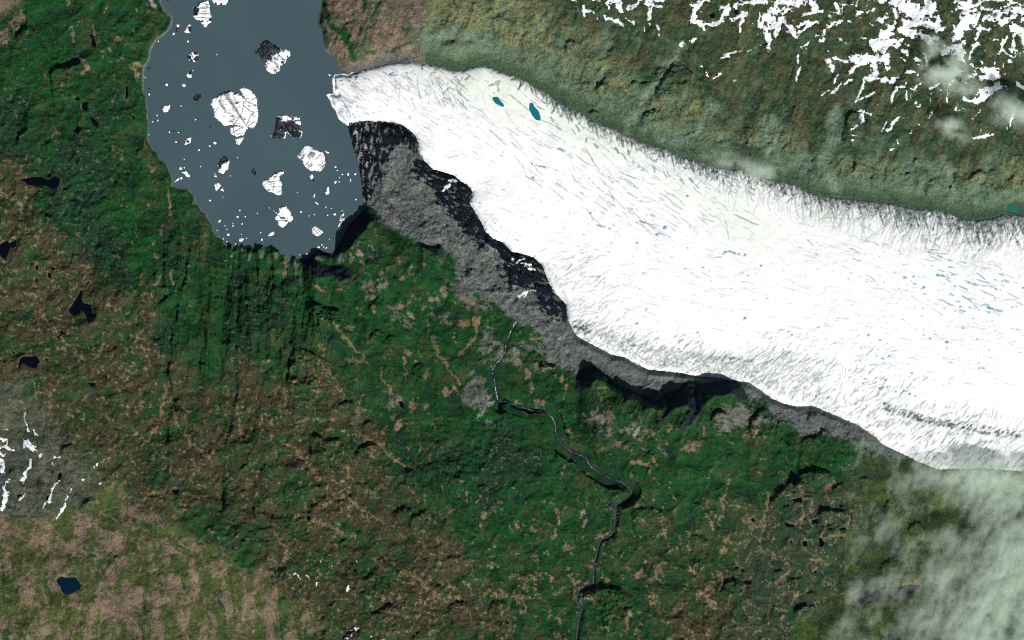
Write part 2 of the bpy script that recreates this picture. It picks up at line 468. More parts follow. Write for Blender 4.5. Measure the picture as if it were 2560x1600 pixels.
CLASSMAP = [
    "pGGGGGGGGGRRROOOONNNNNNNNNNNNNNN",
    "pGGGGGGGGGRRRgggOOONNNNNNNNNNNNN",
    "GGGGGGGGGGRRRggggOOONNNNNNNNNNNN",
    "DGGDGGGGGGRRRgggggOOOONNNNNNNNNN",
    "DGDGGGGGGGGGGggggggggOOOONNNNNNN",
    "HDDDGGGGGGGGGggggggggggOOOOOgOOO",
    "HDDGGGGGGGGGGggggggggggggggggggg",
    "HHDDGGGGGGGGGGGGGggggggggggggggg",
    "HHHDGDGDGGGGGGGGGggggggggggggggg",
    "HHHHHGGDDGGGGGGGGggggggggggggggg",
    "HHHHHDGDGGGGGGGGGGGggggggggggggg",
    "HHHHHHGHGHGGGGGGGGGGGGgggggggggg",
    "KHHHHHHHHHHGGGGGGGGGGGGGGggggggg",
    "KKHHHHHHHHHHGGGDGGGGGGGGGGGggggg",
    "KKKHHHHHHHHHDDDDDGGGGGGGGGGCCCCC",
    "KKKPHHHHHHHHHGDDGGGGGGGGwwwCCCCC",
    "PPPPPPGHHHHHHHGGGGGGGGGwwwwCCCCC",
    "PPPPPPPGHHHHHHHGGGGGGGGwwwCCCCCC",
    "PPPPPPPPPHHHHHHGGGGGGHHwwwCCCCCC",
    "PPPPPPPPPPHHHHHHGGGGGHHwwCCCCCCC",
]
# bare patches among the green: x, y, half length, half width, angle (degrees, clockwise from right), cover
PATCHES = [
    (38, 60, 60, 20, -55, 'pink_rock'), (10, 90, 30, 22, -30, 'pink_rock'), (185, 85, 20, 6, 85, 'pink_rock'), (208, 160, 22, 9, 60, 'pink_rock'), (208, 186, 16, 8, -50, 'pink_rock'),
    (262, 30, 14, 6, -60, 'tan'), (235, 75, 16, 3, 75, 'tan'), (340, 165, 15, 12, 10, 'tan'), (345, 190, 10, 14, 0, 'tan'), (275, 125, 12, 5, 70, 'tan'), (278, 155, 14, 5, 35, 'tan'), (300, 95, 22, 7, -20, 'tan'), (335, 80, 12, 4, 70, 'tan'), (383, 10, 14, 5, 60, 'pale_rock'),
    (378, 425, 20, 6, 60, 'pink_rock'), (388, 420, 12, 5, -50, 'pink_rock'), (419, 455, 9, 5, 70, 'tan'), (422, 490, 30, 4, 85, 'pink_rock'), (425, 530, 14, 5, 88, 'pink_rock'), (405, 570, 32, 9, -48, 'pink_rock'), (383, 612, 18, 6, -70, 'pink_rock'), (390, 640, 14, 8, 60, 'tan'), (395, 700, 22, 7, -65, 'pink_rock'), (430, 700, 16, 4, 70, 'tan'),
    (1160, 690, 10, 20, 0, 'tan'), (1190, 720, 26, 20, 0, 'tan'), (1170, 760, 22, 18, 20, 'tan'), (1215, 760, 20, 25, 0, 'moraine'), (1150, 808, 40, 12, 5, 'tan'), (1190, 800, 16, 10, 30, 'tan'),
    (1110, 730, 13, 17, 0, 'pink_rock'), (1080, 748, 16, 10, 0, 'pink_rock'), (1060, 768, 14, 8, 0, 'pink_rock'), (1000, 770, 14, 16, 0, 'pink_rock'), (1028, 790, 20, 8, 50, 'pink_rock'), (935, 775, 10, 20, 10, 'pink_rock'), (930, 715, 20, 16, 20, 'pink_rock'), (898, 635, 20, 12, 20, 'pink_rock'), (905, 655, 12, 6, 60, 'pink_rock'), (928, 644, 8, 6, 0, 'tan'), (998, 652, 7, 12, 0, 'tan'), (1004, 695, 12, 8, 20, 'pink_rock'), (968, 668, 5, 12, 0, 'tan'), (850, 725, 12, 8, 0, 'pink_rock'), (796, 720, 24, 8, 40, 'pink_rock'), (880, 640, 8, 26, 0, 'tan'),
    (1222, 850, 26, 14, 10, 'moraine'), (1215, 875, 20, 12, -20, 'pale_rock'), (1195, 945, 14, 12, 0, 'moraine'), (1185, 985, 22, 30, 0, 'moraine'), (1205, 1025, 50, 11, -58, 'pale_rock'), (1218, 1010, 16, 12, 0, 'pale_rock'), (1180, 935, 16, 7, -30, 'moraine'), (1220, 1055, 12, 8, 0, 'moraine'),
    (875, 820, 14, 16, 20, 'pink_rock'), (1020, 885, 22, 9, 50, 'tan'), (1068, 935, 8, 18, 20, 'pink_rock'), (1032, 1010, 13, 28, 15, 'tan'), (1062, 1013, 6, 9, 10, 'pink_rock'), (995, 1070, 10, 22, 20, 'pink_rock'), (890, 1055, 14, 16, 0, 'grey_rock_dark'), (1115, 980, 10, 16, 10, 'pink_rock'), (1140, 975, 16, 5, 55, 'tan'),
    (1490, 1035, 30, 16, 30, 'pink_rock'), (1525, 1030, 12, 30, 30, 'pink_rock'), (1590, 1080, 22, 6, -65, 'pale_rock'), (1630, 1080, 14, 6, 50, 'pink_rock'), (1425, 1080, 10, 12, 20, 'pink_rock'), (1355, 1010, 30, 12, 10, 'pink_rock'), (1290, 1005, 16, 10, 10, 'tan'), (1655, 1128, 22, 7, 45, 'moraine'), (1670, 1110, 16, 8, 30, 'pink_rock'), (1730, 1110, 30, 14, -30, 'pink_rock'), (1760, 1075, 6, 22, 0, 'tan'), (1590, 1155, 40, 8, 12, 'tan'), (1640, 1160, 24, 6, 55, 'tan'), (1610, 1125, 20, 6, 10, 'tan'), (1850, 1050, 45, 26, -15, 'moraine'), (1870, 1085, 30, 20, -30, 'tan'), (1370, 905, 20, 18, 40, 'pink_rock'), (1320, 930, 10, 20, 5, 'pink_rock'), (1300, 905, 10, 14, 0, 'pink_rock'), (1330, 850, 16, 6, 0, 'tan'), (1295, 890, 8, 10, 0, 'tan'), (1412, 980, 5, 40, 10, 'tan'), (1405, 950, 6, 12, 0, 'tan'), (1330, 965, 8, 16, 0, 'pink_rock'),
    (1455, 1288, 16, 7, -60, 'tan'), (1460, 1310, 20, 6, -65, 'tan'), (1383, 1340, 12, 8, 0, 'tan'), (1395, 1290, 22, 4, 80, 'tan'), (1388, 1325, 16, 5, 80, 'tan'), (1313, 1335, 9, 5, 10, 'tan'), (1355, 1253, 9, 6, 0, 'tan'), (1334, 1298, 6, 5, 0, 'tan'), (1210, 1285, 7, 16, 15, 'tan'), (1195, 1250, 16, 4, -60, 'tan'), (1167, 1238, 18, 4, 85, 'tan'), (1500, 1338, 22, 8, -10, 'tan'), (1455, 1455, 26, 9, -20, 'tan'), (1450, 1510, 9, 16, 0, 'moraine'), (1682, 1240, 16, 5, 60, 'tan'), (1655, 1300, 14, 14, 0, 'tan'), (1610, 1305, 16, 8, 40, 'pink_rock'), (1660, 1335, 14, 8, 20, 'tan'), (1570, 1550, 8, 30, 10, 'tan'), (1652, 1552, 14, 8, 10, 'tan'), (1600, 1432, 20, 14, 30, 'tan'), (1650, 1420, 12, 12, 0, 'tan'), (1760, 1480, 36, 20, -25, 'tan'), (1780, 1510, 22, 12, 30, 'tan'), (1520, 1450, 16, 7, 10, 'tan'), (1800, 1440, 10, 26, 15, 'tan'), (1960, 1530, 10, 30, 10, 'tan'), (2055, 1365, 14, 10, 60, 'tan'), (2040, 1400, 24, 5, 5, 'tan'), (1990, 1485, 16, 10, 60, 'tan'), (1640, 1275, 10, 5, 20, 'pale_rock'),
    (690, 640, 14, 9, 60, 'tan'), (712, 660, 10, 16, 10, 'tan'), (655, 630, 8, 24, 5, 'moraine'), (672, 645, 6, 18, 10, 'moraine'), (740, 685, 16, 28, 0, 'moraine'), (795, 645, 16, 9, 10, 'tan'), (862, 640, 14, 18, 20, 'moraine'), (712, 680, 6, 14, 0, 'tan'),
    (625, 640, 5, 28, 5, 'moraine'), (604, 620, 14, 5, 70, 'moraine'), (1110, 650, 10, 20, 10, 'grey_rock_dark'),
]
GULLIES = [  # bright winding drainage lines among the heath
    [(842, 815), (860, 840), (880, 865), (905, 890), (918, 905)], [(798, 900), (820, 930), (845, 965), (860, 1000)], [(950, 920), (952, 945), (968, 965), (990, 995)], [(712, 970), (715, 1010), (717, 1038)],
    [(740, 1055), (770, 1045), (810, 1052), (840, 1045)], [(895, 1078), (930, 1103), (960, 1115), (970, 1135), (1000, 1160), (1030, 1170), (1045, 1155)], [(700, 1100), (735, 1120), (780, 1170), (800, 1200)],
    [(420, 960), (410, 1010), (400, 1050), (380, 1090), (350, 1120)], [(430, 1000), (445, 1060), (480, 1110), (530, 1150)], [(590, 1000), (600, 1060), (605, 1100)], [(100, 780), (140, 830), (180, 870), (210, 900)], [(230, 860), (245, 900), (262, 860)],
    [(1200, 800), (1180, 850), (1150, 890)], [(1080, 850), (1100, 890), (1130, 930), (1150, 965)], [(1010, 890), (1015, 930), (1020, 950)], [(55, 1000), (62, 1030), (62, 1060)],
    [(1800, 1300), (1808, 1250), (1820, 1200)], [(1905, 1330), (1912, 1280), (1925, 1240)], [(1990, 1310), (2010, 1290), (2030, 1275)], [(2060, 1345), (2085, 1340), (2115, 1335)], [(2050, 1350), (2060, 1320), (2062, 1300)], [(2000, 1230), (2010, 1240), (2000, 1320)], [(1940, 1460), (1955, 1440), (1970, 1430)],
    [(2068, 1250), (2070, 1225), (2080, 1205)], [(2115, 1320), (2120, 1300), (2122, 1285)], [(850, 1230), (900, 1270), (960, 1310)], [(780, 1300), (830, 1320), (870, 1340)], [(1100, 1500), (1050, 1450), (1010, 1430)], [(690, 1330), (720, 1380), (715, 1420)],
]
TRENCHES = [
    ([(472, 600), (466, 640), (463, 690), (450, 720), (441, 760), (437, 800), (424, 850), (415, 914), (421, 959), (428, 1001), (416, 1054), (415, 1117), (418, 1200)], 18, 7),
    ([(610, 650), (600, 720), (594, 800), (588, 874), (590, 919), (590, 985), (579, 1038), (566, 1091), (561, 1144), (558, 1200), (556, 1290)], 15, 6),
    ([(735, 690), (731, 740), (730, 800), (725, 893), (716, 959), (717, 1038)], 13, 6),
    ([(575, 1400), (580, 1460), (587, 1540), (588, 1600)], 5, 4), ([(372, 1410), (365, 1460), (360, 1520), (355, 1600)], 4, 4),
    ([(1742, 930), (1738, 905), (1736, 890)], 4, 3),
]
# scarps: dark shaded steps whose high ground is to the south-east  (line, height m, width px, reach px)
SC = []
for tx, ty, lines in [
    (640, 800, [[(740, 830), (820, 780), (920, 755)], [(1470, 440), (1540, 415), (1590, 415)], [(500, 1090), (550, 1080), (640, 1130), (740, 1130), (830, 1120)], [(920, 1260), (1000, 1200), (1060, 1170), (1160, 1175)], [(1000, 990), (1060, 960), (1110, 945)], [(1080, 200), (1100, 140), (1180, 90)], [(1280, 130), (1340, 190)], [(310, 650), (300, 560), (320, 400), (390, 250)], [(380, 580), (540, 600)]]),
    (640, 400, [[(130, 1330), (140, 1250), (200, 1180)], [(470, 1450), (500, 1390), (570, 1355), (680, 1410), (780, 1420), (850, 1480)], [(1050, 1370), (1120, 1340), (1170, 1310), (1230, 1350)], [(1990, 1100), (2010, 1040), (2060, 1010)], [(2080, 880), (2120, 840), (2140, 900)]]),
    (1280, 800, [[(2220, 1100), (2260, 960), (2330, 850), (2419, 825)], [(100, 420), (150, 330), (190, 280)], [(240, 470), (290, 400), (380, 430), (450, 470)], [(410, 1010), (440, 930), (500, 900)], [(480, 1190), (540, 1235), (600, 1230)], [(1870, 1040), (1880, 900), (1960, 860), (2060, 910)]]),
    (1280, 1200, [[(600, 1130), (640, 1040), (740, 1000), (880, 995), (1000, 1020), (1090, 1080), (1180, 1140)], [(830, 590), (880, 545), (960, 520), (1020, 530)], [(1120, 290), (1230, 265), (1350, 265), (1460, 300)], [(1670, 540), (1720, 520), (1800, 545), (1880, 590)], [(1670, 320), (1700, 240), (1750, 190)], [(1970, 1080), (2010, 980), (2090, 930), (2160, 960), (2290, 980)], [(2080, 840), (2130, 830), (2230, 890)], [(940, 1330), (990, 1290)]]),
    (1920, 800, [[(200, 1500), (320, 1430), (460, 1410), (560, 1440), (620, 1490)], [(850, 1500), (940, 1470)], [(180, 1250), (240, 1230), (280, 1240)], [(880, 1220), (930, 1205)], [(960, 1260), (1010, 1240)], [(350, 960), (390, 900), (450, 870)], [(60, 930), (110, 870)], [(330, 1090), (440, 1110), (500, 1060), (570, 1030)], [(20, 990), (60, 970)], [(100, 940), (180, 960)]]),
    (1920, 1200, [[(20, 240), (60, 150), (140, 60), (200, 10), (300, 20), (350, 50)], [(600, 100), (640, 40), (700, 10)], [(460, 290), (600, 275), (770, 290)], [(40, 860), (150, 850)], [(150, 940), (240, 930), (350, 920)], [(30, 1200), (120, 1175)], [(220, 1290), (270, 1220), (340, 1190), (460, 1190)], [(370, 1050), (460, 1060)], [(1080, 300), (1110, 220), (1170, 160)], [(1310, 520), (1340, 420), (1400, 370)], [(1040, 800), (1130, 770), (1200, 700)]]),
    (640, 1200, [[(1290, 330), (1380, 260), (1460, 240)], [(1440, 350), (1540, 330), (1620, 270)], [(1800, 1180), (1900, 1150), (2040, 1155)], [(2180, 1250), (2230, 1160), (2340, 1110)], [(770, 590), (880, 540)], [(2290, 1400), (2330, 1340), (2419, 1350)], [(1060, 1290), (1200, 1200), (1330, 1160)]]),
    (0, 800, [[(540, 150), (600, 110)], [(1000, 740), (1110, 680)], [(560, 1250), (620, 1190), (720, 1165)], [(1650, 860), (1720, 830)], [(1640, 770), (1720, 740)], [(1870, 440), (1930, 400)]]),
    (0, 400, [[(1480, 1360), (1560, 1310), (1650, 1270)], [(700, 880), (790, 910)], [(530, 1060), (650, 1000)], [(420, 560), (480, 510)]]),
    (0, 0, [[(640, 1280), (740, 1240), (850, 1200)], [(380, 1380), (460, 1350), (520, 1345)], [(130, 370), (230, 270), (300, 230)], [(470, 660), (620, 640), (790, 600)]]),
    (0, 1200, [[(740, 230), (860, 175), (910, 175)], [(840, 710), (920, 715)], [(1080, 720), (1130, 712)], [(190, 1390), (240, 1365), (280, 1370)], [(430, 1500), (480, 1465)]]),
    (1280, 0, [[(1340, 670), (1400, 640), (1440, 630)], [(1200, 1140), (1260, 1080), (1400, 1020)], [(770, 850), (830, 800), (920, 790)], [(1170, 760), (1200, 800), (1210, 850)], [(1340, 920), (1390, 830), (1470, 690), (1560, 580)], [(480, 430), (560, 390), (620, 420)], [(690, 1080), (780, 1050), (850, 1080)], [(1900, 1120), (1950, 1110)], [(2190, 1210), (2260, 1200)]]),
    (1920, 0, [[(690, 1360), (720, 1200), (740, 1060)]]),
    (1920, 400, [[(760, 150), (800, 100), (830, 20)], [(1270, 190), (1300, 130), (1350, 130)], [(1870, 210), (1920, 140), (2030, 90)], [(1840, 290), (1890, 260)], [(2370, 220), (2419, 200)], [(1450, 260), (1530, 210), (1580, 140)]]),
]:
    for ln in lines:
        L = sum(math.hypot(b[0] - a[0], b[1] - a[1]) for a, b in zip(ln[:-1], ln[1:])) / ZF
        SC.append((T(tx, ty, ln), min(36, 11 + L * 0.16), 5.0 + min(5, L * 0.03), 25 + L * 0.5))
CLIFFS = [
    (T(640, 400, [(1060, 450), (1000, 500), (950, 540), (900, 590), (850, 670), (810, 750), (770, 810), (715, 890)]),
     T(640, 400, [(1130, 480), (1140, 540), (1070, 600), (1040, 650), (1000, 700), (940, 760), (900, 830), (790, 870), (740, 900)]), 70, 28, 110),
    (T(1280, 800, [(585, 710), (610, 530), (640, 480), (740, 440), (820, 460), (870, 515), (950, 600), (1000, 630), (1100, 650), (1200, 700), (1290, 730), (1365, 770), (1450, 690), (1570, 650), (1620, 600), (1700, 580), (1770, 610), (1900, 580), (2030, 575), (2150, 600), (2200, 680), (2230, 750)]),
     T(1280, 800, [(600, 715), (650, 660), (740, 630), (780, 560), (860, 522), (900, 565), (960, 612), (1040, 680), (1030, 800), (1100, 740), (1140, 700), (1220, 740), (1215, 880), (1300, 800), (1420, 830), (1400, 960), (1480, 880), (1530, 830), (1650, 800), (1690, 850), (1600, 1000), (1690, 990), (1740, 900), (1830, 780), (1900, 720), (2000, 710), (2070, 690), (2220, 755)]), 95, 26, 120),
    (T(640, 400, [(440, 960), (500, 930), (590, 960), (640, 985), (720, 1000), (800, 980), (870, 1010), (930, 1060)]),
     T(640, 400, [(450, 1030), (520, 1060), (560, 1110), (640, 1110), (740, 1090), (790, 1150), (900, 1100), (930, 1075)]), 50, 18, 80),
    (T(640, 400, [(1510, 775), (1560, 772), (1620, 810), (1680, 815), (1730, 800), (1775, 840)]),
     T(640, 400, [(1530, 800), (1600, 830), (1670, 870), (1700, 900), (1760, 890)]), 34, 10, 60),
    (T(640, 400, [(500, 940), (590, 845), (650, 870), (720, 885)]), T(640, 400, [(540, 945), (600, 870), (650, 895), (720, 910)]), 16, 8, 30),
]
# rows of the cover inside the cliff band
# ------------------------------------------------------------------ the land
G = Grid(-24, W + 24, -24, H + 24, 2.0, (1400, 1400, 1400, 1400))
X, Y = G.X, G.Y
sd_lake = poly_sd(X, Y, LAKE)
jag = fbm(X, Y * 0.25, 20, 3, 5, 0.75)
sd_lake = sd_lake + 17 * jag * smooth(535, 570, X) * smooth(800, 760, X) * smooth(585, 612, Y) - 1.2 * jag
sd_glac = poly_sd(X, Y, GLACIER)

n_big = fbm(X, Y, 420, 4, 1)
n_mid = fbm(X, Y, 90, 4, 8)
n_fine = fbm(X, Y, 22, 4, 20, 0.6)
n_tiny = fbm(X, Y, 8, 2, 28, 0.7)
wa = fbm(X, Y, 130, 5, 40, 0.6)
wb = fbm(X, Y, 130, 5, 50, 0.6)
Xw = X + 46 * wa
Yw = Y + 46 * wb


def bed_level(x, y):
    """level of the ice edge, rising inland to the east"""
    return 8.0 + np.maximum(0, x - 850) * 0.055


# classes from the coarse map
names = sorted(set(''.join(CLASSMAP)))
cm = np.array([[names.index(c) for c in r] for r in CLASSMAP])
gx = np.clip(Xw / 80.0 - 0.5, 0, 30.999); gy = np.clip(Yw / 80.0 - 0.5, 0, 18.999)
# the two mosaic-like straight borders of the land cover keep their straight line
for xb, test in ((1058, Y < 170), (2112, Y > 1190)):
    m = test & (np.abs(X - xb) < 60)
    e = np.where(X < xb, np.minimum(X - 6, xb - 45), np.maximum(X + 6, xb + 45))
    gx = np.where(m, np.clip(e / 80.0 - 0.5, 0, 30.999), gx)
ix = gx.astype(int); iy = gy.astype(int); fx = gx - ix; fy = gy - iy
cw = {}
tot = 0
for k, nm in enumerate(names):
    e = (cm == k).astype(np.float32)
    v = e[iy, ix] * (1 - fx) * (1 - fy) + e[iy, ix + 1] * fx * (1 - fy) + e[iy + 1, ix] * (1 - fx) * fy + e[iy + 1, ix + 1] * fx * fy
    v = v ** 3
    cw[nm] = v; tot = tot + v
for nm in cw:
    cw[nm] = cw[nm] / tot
# the bare slab in the corner keeps only its upper strip
slab_off = cw['p'] * smooth(20, 75, Y + 0.9 * X)
cw['G'] = cw['G'] + slab_off
cw['p'] = cw['p'] - slab_off

# ---- height
north = smooth(0, 60, -sd_glac) * (Y < 620) * (X > 780)
dn = np.clip(-sd_glac, 0, 700)
land = 6 + 55 * smooth(0, 260, -sd_lake) * (1 + 0.5 * n_big) + 26 * n_big
rise = np.clip(-sd_glac, 0, 1200)
is_north = ((Y < 0.3 * X + 30) & (X > 800)).astype(np.float32)
gul = perlin(X / 34 + 0.3 * wa * 3 + Y / 90, Y / 190, 61)            # gullies running down the north wall
northH = bed_level(X, Y) + 190 * (1 - np.exp(-rise / 330)) + 30 * n_big * smooth(20, 200, rise) + 9 * np.abs(gul) * smooth(5, 80, rise)
southH = bed_level(np.minimum(X, 2000), Y) * smooth(500, 0, rise) + 14 + 30 * n_big * smooth(0, 150, rise) + 45 * smooth(0, 300, rise)
inland = smooth(880, 1250, X)
Z = np.where(is_north > 0, northH, land * (1 - inland) + southH * inland)
Z = np.where(X < 900, np.where(is_north > 0, 6 + 95 * (1 - np.exp(-np.clip(-sd_lake, 0, 500) / 60)), Z), Z)
blend_n = smooth(900, 1100, X) * is_north
Z = np.where(is_north > 0, (6 + 95 * (1 - np.exp(-np.clip(-sd_lake, 0, 500) / 60)) + 9 * n_mid) * (1 - blend_n) + northH * blend_n, Z)
Z = np.where(is_north > 0, Z * smooth(-5, 60, -sd_glac) + bed_level(X, Y) * (1 - smooth(-5, 60, -sd_glac)), Z)

# ---- cover fractions
C = np.zeros(G.shape + (16,), np.float32)


def add(nm, w):
    C[..., CI[nm]] += w


fA = fbm(Xw, Yw, 60, 5, 70, 0.62)
fB = fbm(X + 26 * wa, Y + 26 * wb, 46, 5, 80, 0.65)
crag = 1 - np.abs(fbm(X + 20 * wa, Y + 20 * wb, 74, 4, 190, 0.55)) * 2.2
fC = fbm(X * 1.0, Y, 16, 3, 90, 0.7)
fD = fbm(X, Y, 200, 3, 99)
fE = fbm(X, Y, 12, 3, 170, 0.85)
fF = fbm(X + 6 * fC, Y + 6 * fB, 26, 4, 180, 0.75)
web = 1 - np.abs(fbm(X + 10 * wa, Y + 10 * wb, 52, 4, 110, 0.6)) * 3.2 - 0.35 * np.abs(fC)
fV = fbm(X * 1.9 + 40 * wb, Y * 0.5 + 30 * wa, 60, 5, 120, 0.66)        # stretched along north-south
# forest
g = cw['G']
btm = smooth(1080, 1300, X) * smooth(2150, 2000, X) * smooth(1180, 1300, Y)
tan_p = smooth(0.40, 0.58, 0.2 * btm + fB * 0.7 + 0.5 * fE + 0.22 * fD + 0.25 * fF + 0.16 * (crag - 0.5)) * 0.75
dk = smooth(-0.1, 0.5, 0.8 * fA + 0.6 * fE + 0.2 * fD - 0.35 * (crag - 0.5))
hh = smooth(0.0, 0.5, (0.12 + 0.26 * smooth(1350, 1650, X)) * btm - fA + 0.5 * fE + 0.25 * fD + 0.3 * fF + 0.2 * (crag - 0.5))
yg = smooth(0.15, 0.5, fE - 0.3 * fF) * 0.35
add('tan', g * tan_p)
add('heath', g * (1 - tan_p) * hh * 0.5)
r_ = g * (1 - tan_p) * (1 - 0.5 * hh)
add('dark_forest', r_ * (0.1 + 0.8 * dk) * (1 - yg))
add('forest', r_ * (0.9 - 0.8 * dk) * (1 - yg))
add('yellow_green', r_ * yg)
# rough dark scrub
g = cw['D']
sp = smooth(0.30, 0.5, fE + 0.3 * fB)
fg = smooth(-0.1, 0.4, fA + 0.4 * fF)
add('tan', g * sp * 0.45)
add('heath', g * sp * 0.2)
add('dark_forest', g * (1 - 0.65 * sp) * (0.85 - 0.5 * fg))
add('forest', g * (1 - 0.65 * sp) * (0.15 + 0.5 * fg))
# heath flecked with tan
g = cw['H']
wt = smooth(0.18, 0.46, 0.8 * fE + 0.4 * fF + 0.25 * (web - 0.45) + 0.16 * fD) * 0.8
gr = smooth(-0.2, 0.35, fA + 0.4 * fE - 0.15 * fD)
dk2 = smooth(0.15, 0.5, -fE + 0.4 * fF)
add('tan', g * wt)
r_ = g * (1 - wt)
add('heath', r_ * (1 - gr) * (1 - 0.55 * dk2))
add('dark_forest', r_ * (gr * 0.4 + (1 - gr) * 0.55 * dk2))
add('forest', r_ * gr * 0.42)
add('yellow_green', r_ * gr * 0.18)
# pink slabs with grass
g = cw['P']
lower = smooth(1380, 1460, Y)
pk = smooth(-0.16, 0.22, (0.5 * fA + 0.55 * fB) * (1 - 0.5 * lower) + 0.6 * fV * lower + 0.32 * fE + 0.2 * fF - 0.02) * 0.88
gr2 = smooth(-0.1, 0.5, fA + 0.4 * fD + 0.2 * fE)
add('pink_rock', g * pk * 0.9)
add('yellow_green', g * ((1 - pk) * (1 - gr2) * 0.75))
add('heath', g * ((1 - pk) * (1 - gr2) * 0.25 + pk * 0.1))
add('forest', g * (1 - pk) * gr2 * 0.75)
add('dark_forest', g * (1 - pk) * gr2 * 0.25)
# top-left slab
add('pink_rock', cw['p'] * 0.75); add('forest', cw['p'] * 0.25)
# brown mountain by the ice front
g = cw['R']
v = smooth(-0.3, 0.45, fB + 0.5 * fE + 0.2 * fF)
add('pink_rock', g * v * 0.8); add('grey_rock_dark', g * (1 - v) * 0.75); add('upland_brown', g * 0.22)
# olive slope
g = cw['O']
v = smooth(-0.3, 0.4, fA + 0.55 * fE + 0.2 * fF); v2 = smooth(0.1, 0.45, fB + 0.3 * fC)
add('olive', g * v * 0.75); add('grey_green', g * (1 - v) * 0.5); add('upland_brown', g * (1 - v) * 0.35); add('upland_green', g * (1 - v) * 0.2 + g * v * 0.18)
add('tan', g * v * v2 * 0.12)
# grey green valley wall, with the valley haze mixed into its colour
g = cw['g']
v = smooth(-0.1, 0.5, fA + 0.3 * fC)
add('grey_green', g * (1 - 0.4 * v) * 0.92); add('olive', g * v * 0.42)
# upland
g = cw['N']
v = smooth(-0.05, 0.35, fA + 0.5 * fE + 0.1 * fD); v3 = smooth(0.25, 0.5, fB + 0.5 * fE)
add('upland_green', g * (1 - v) * 0.95); add('upland_brown', g * v * (1 - 0.4 * v3) * 0.8); add('rust', g * v * v3 * 0.3); add('dark_forest', g * v * 0.2)
# grey rock with snow
g = cw['K']
v = smooth(-0.2, 0.3, fB + 0.6 * fE)
add('grey_rock_dark', g * (0.6 + 0.4 * v)); add('dark_forest', g * (0.35 - 0.35 * v)); add('tan', g * 0.08 * v)
# under the cloud
g = cw['C']
v = smooth(-0.25, 0.3, fA + 0.4 * fF); v3 = smooth(0.2, 0.5, fB + 0.3 * fE)
add('yellow_green', g * (0.2 + 0.7 * v)); add('upland_green', g * 0.8 * (1 - v)); add('rust', g * v3 * 0.25); add('dark_forest', g * (1 - v) * 0.3); add('heath', g * (1 - v) * 0.3)
# boggy moor
g = cw['w']
wt = smooth(0.72, 0.95, web + 0.28 * fE)
v = smooth(-0.25, 0.35, fA + 0.3 * fC)
add('tan', g * wt * 0.8); add('dark_forest', g * (1 - wt * 0.8) * (0.45 + 0.15 * v)); add('forest', g * (1 - wt * 0.8) * v * 0.3); add('heath', g * (1 - wt * 0.8) * (1 - v) * 0.45); add('grey_green', g * (1 - wt * 0.8) * 0.12)


def paint(sl, nm, w):
    w = np.clip(w, 0, 1)
    C[sl] *= (1 - w)[..., None]
    C[sl + (CI[nm],)] += w


def spots(pts, m):
    sl = G.box(pts, m)
    return sl, X[sl], Y[sl]


for (px, py, a, b, ang, nm) in PATCHES:
    sl, x, y = spots([(px - a - b, py - a - b), (px + a + b, py + a + b)], 26)
    ca, sa = math.cos(math.radians(ang)), math.sin(math.radians(ang))
    dx = (x - px); dy = (y - py)
    u = (dx * ca + dy * sa) / a; v = (-dx * sa + dy * ca) / b
    r = 0.85 - np.hypot(u + 0.3 * wa[sl] * 2, v + 0.3 * wb[sl] * 2) + 0.8 * fB[sl] + 0.6 * fF[sl] + 0.55 * fE[sl]
    paint(sl, nm, smooth(0.0, 0.4, r) * (0.35 + 0.5 * smooth(-0.35, 0.25, fE[sl] + 0.4 * fF[sl])))
for ln in GULLIES:
    sl, x, y = spots(ln, 20)
    d = line_dist(x + 9 * fC[sl] + 7 * fB[sl], y + 9 * fB[sl] - 6 * fC[sl], ln)
    paint(sl, 'tan', smooth(4.5, 1.0, d + 5 * fE[sl] + 3 * fF[sl]) * 0.65)
    Z[sl] -= 3.0 * smooth(8, 0, d)
# green tongues on the brown mountain
for ln, wd in [(T(640, 0, [(640, 30), (660, 130), (700, 220), (770, 290), (830, 330), (860, 390), (900, 440), (920, 560)]), 8), (T(640, 0, [(1020, 0), (1030, 80)]), 8), (T(640, 0, [(1160, 20), (1110, 130), (1060, 270), (1020, 350), (980, 450), (930, 560)]), 4), (T(640, 0, [(860, 220), (960, 190)]), 4), (T(640, 0, [(1040, 500), (1110, 500)]), 6), (T(640, 0, [(1290, 480), (1400, 440), (1450, 400)]), 6), (T(640, 0, [(830, 280), (860, 340)]), 10)]:
    sl, x, y = spots(ln, 30)
    d = line_dist(x + 8 * fC[sl], y + 8 * fB[sl], ln)
    paint(sl, 'forest', smooth(wd + 2, wd - 3, d + 6 * np.abs(fB[sl])) * 0.9)
    Z[sl] -= 5.0 * smooth(wd * 1.6, 0, d)
# pale fan of scree on the north wall
for ln, w0, nm in [(T(1280, 0, [(1470, 620), (1400, 780), (1250, 920), (1150, 1100), (1100, 1250)]), 14, 'grey_green'), (T(1280, 0, [(1900, 1000), (1800, 1200), (1600, 1330), (1400, 1280)]), 18, 'grey_green'), (T(1280, 0, [(0, 420), (130, 330), (250, 260)]), 16, 'olive'), (T(1280, 0, [(60, 0), (60, 120)]), 8, 'olive'), (T(1920, 400, [(1640, 20), (1720, 180), (1760, 330)]), 18, 'grey_green'), (T(1920, 400, [(520, 0), (560, 150), (640, 270)]), 22, 'grey_green'), (T(640, 0, [(1650, 350), (1900, 330), (2200, 400)]), 26, 'grey_green')]:
    sl, x, y = spots(ln, 60)
    d = line_dist(x, y, ln) + 8 * fB[sl]
    paint(sl, nm, smooth(w0 + 6, w0 - 8, d) * 0.75)
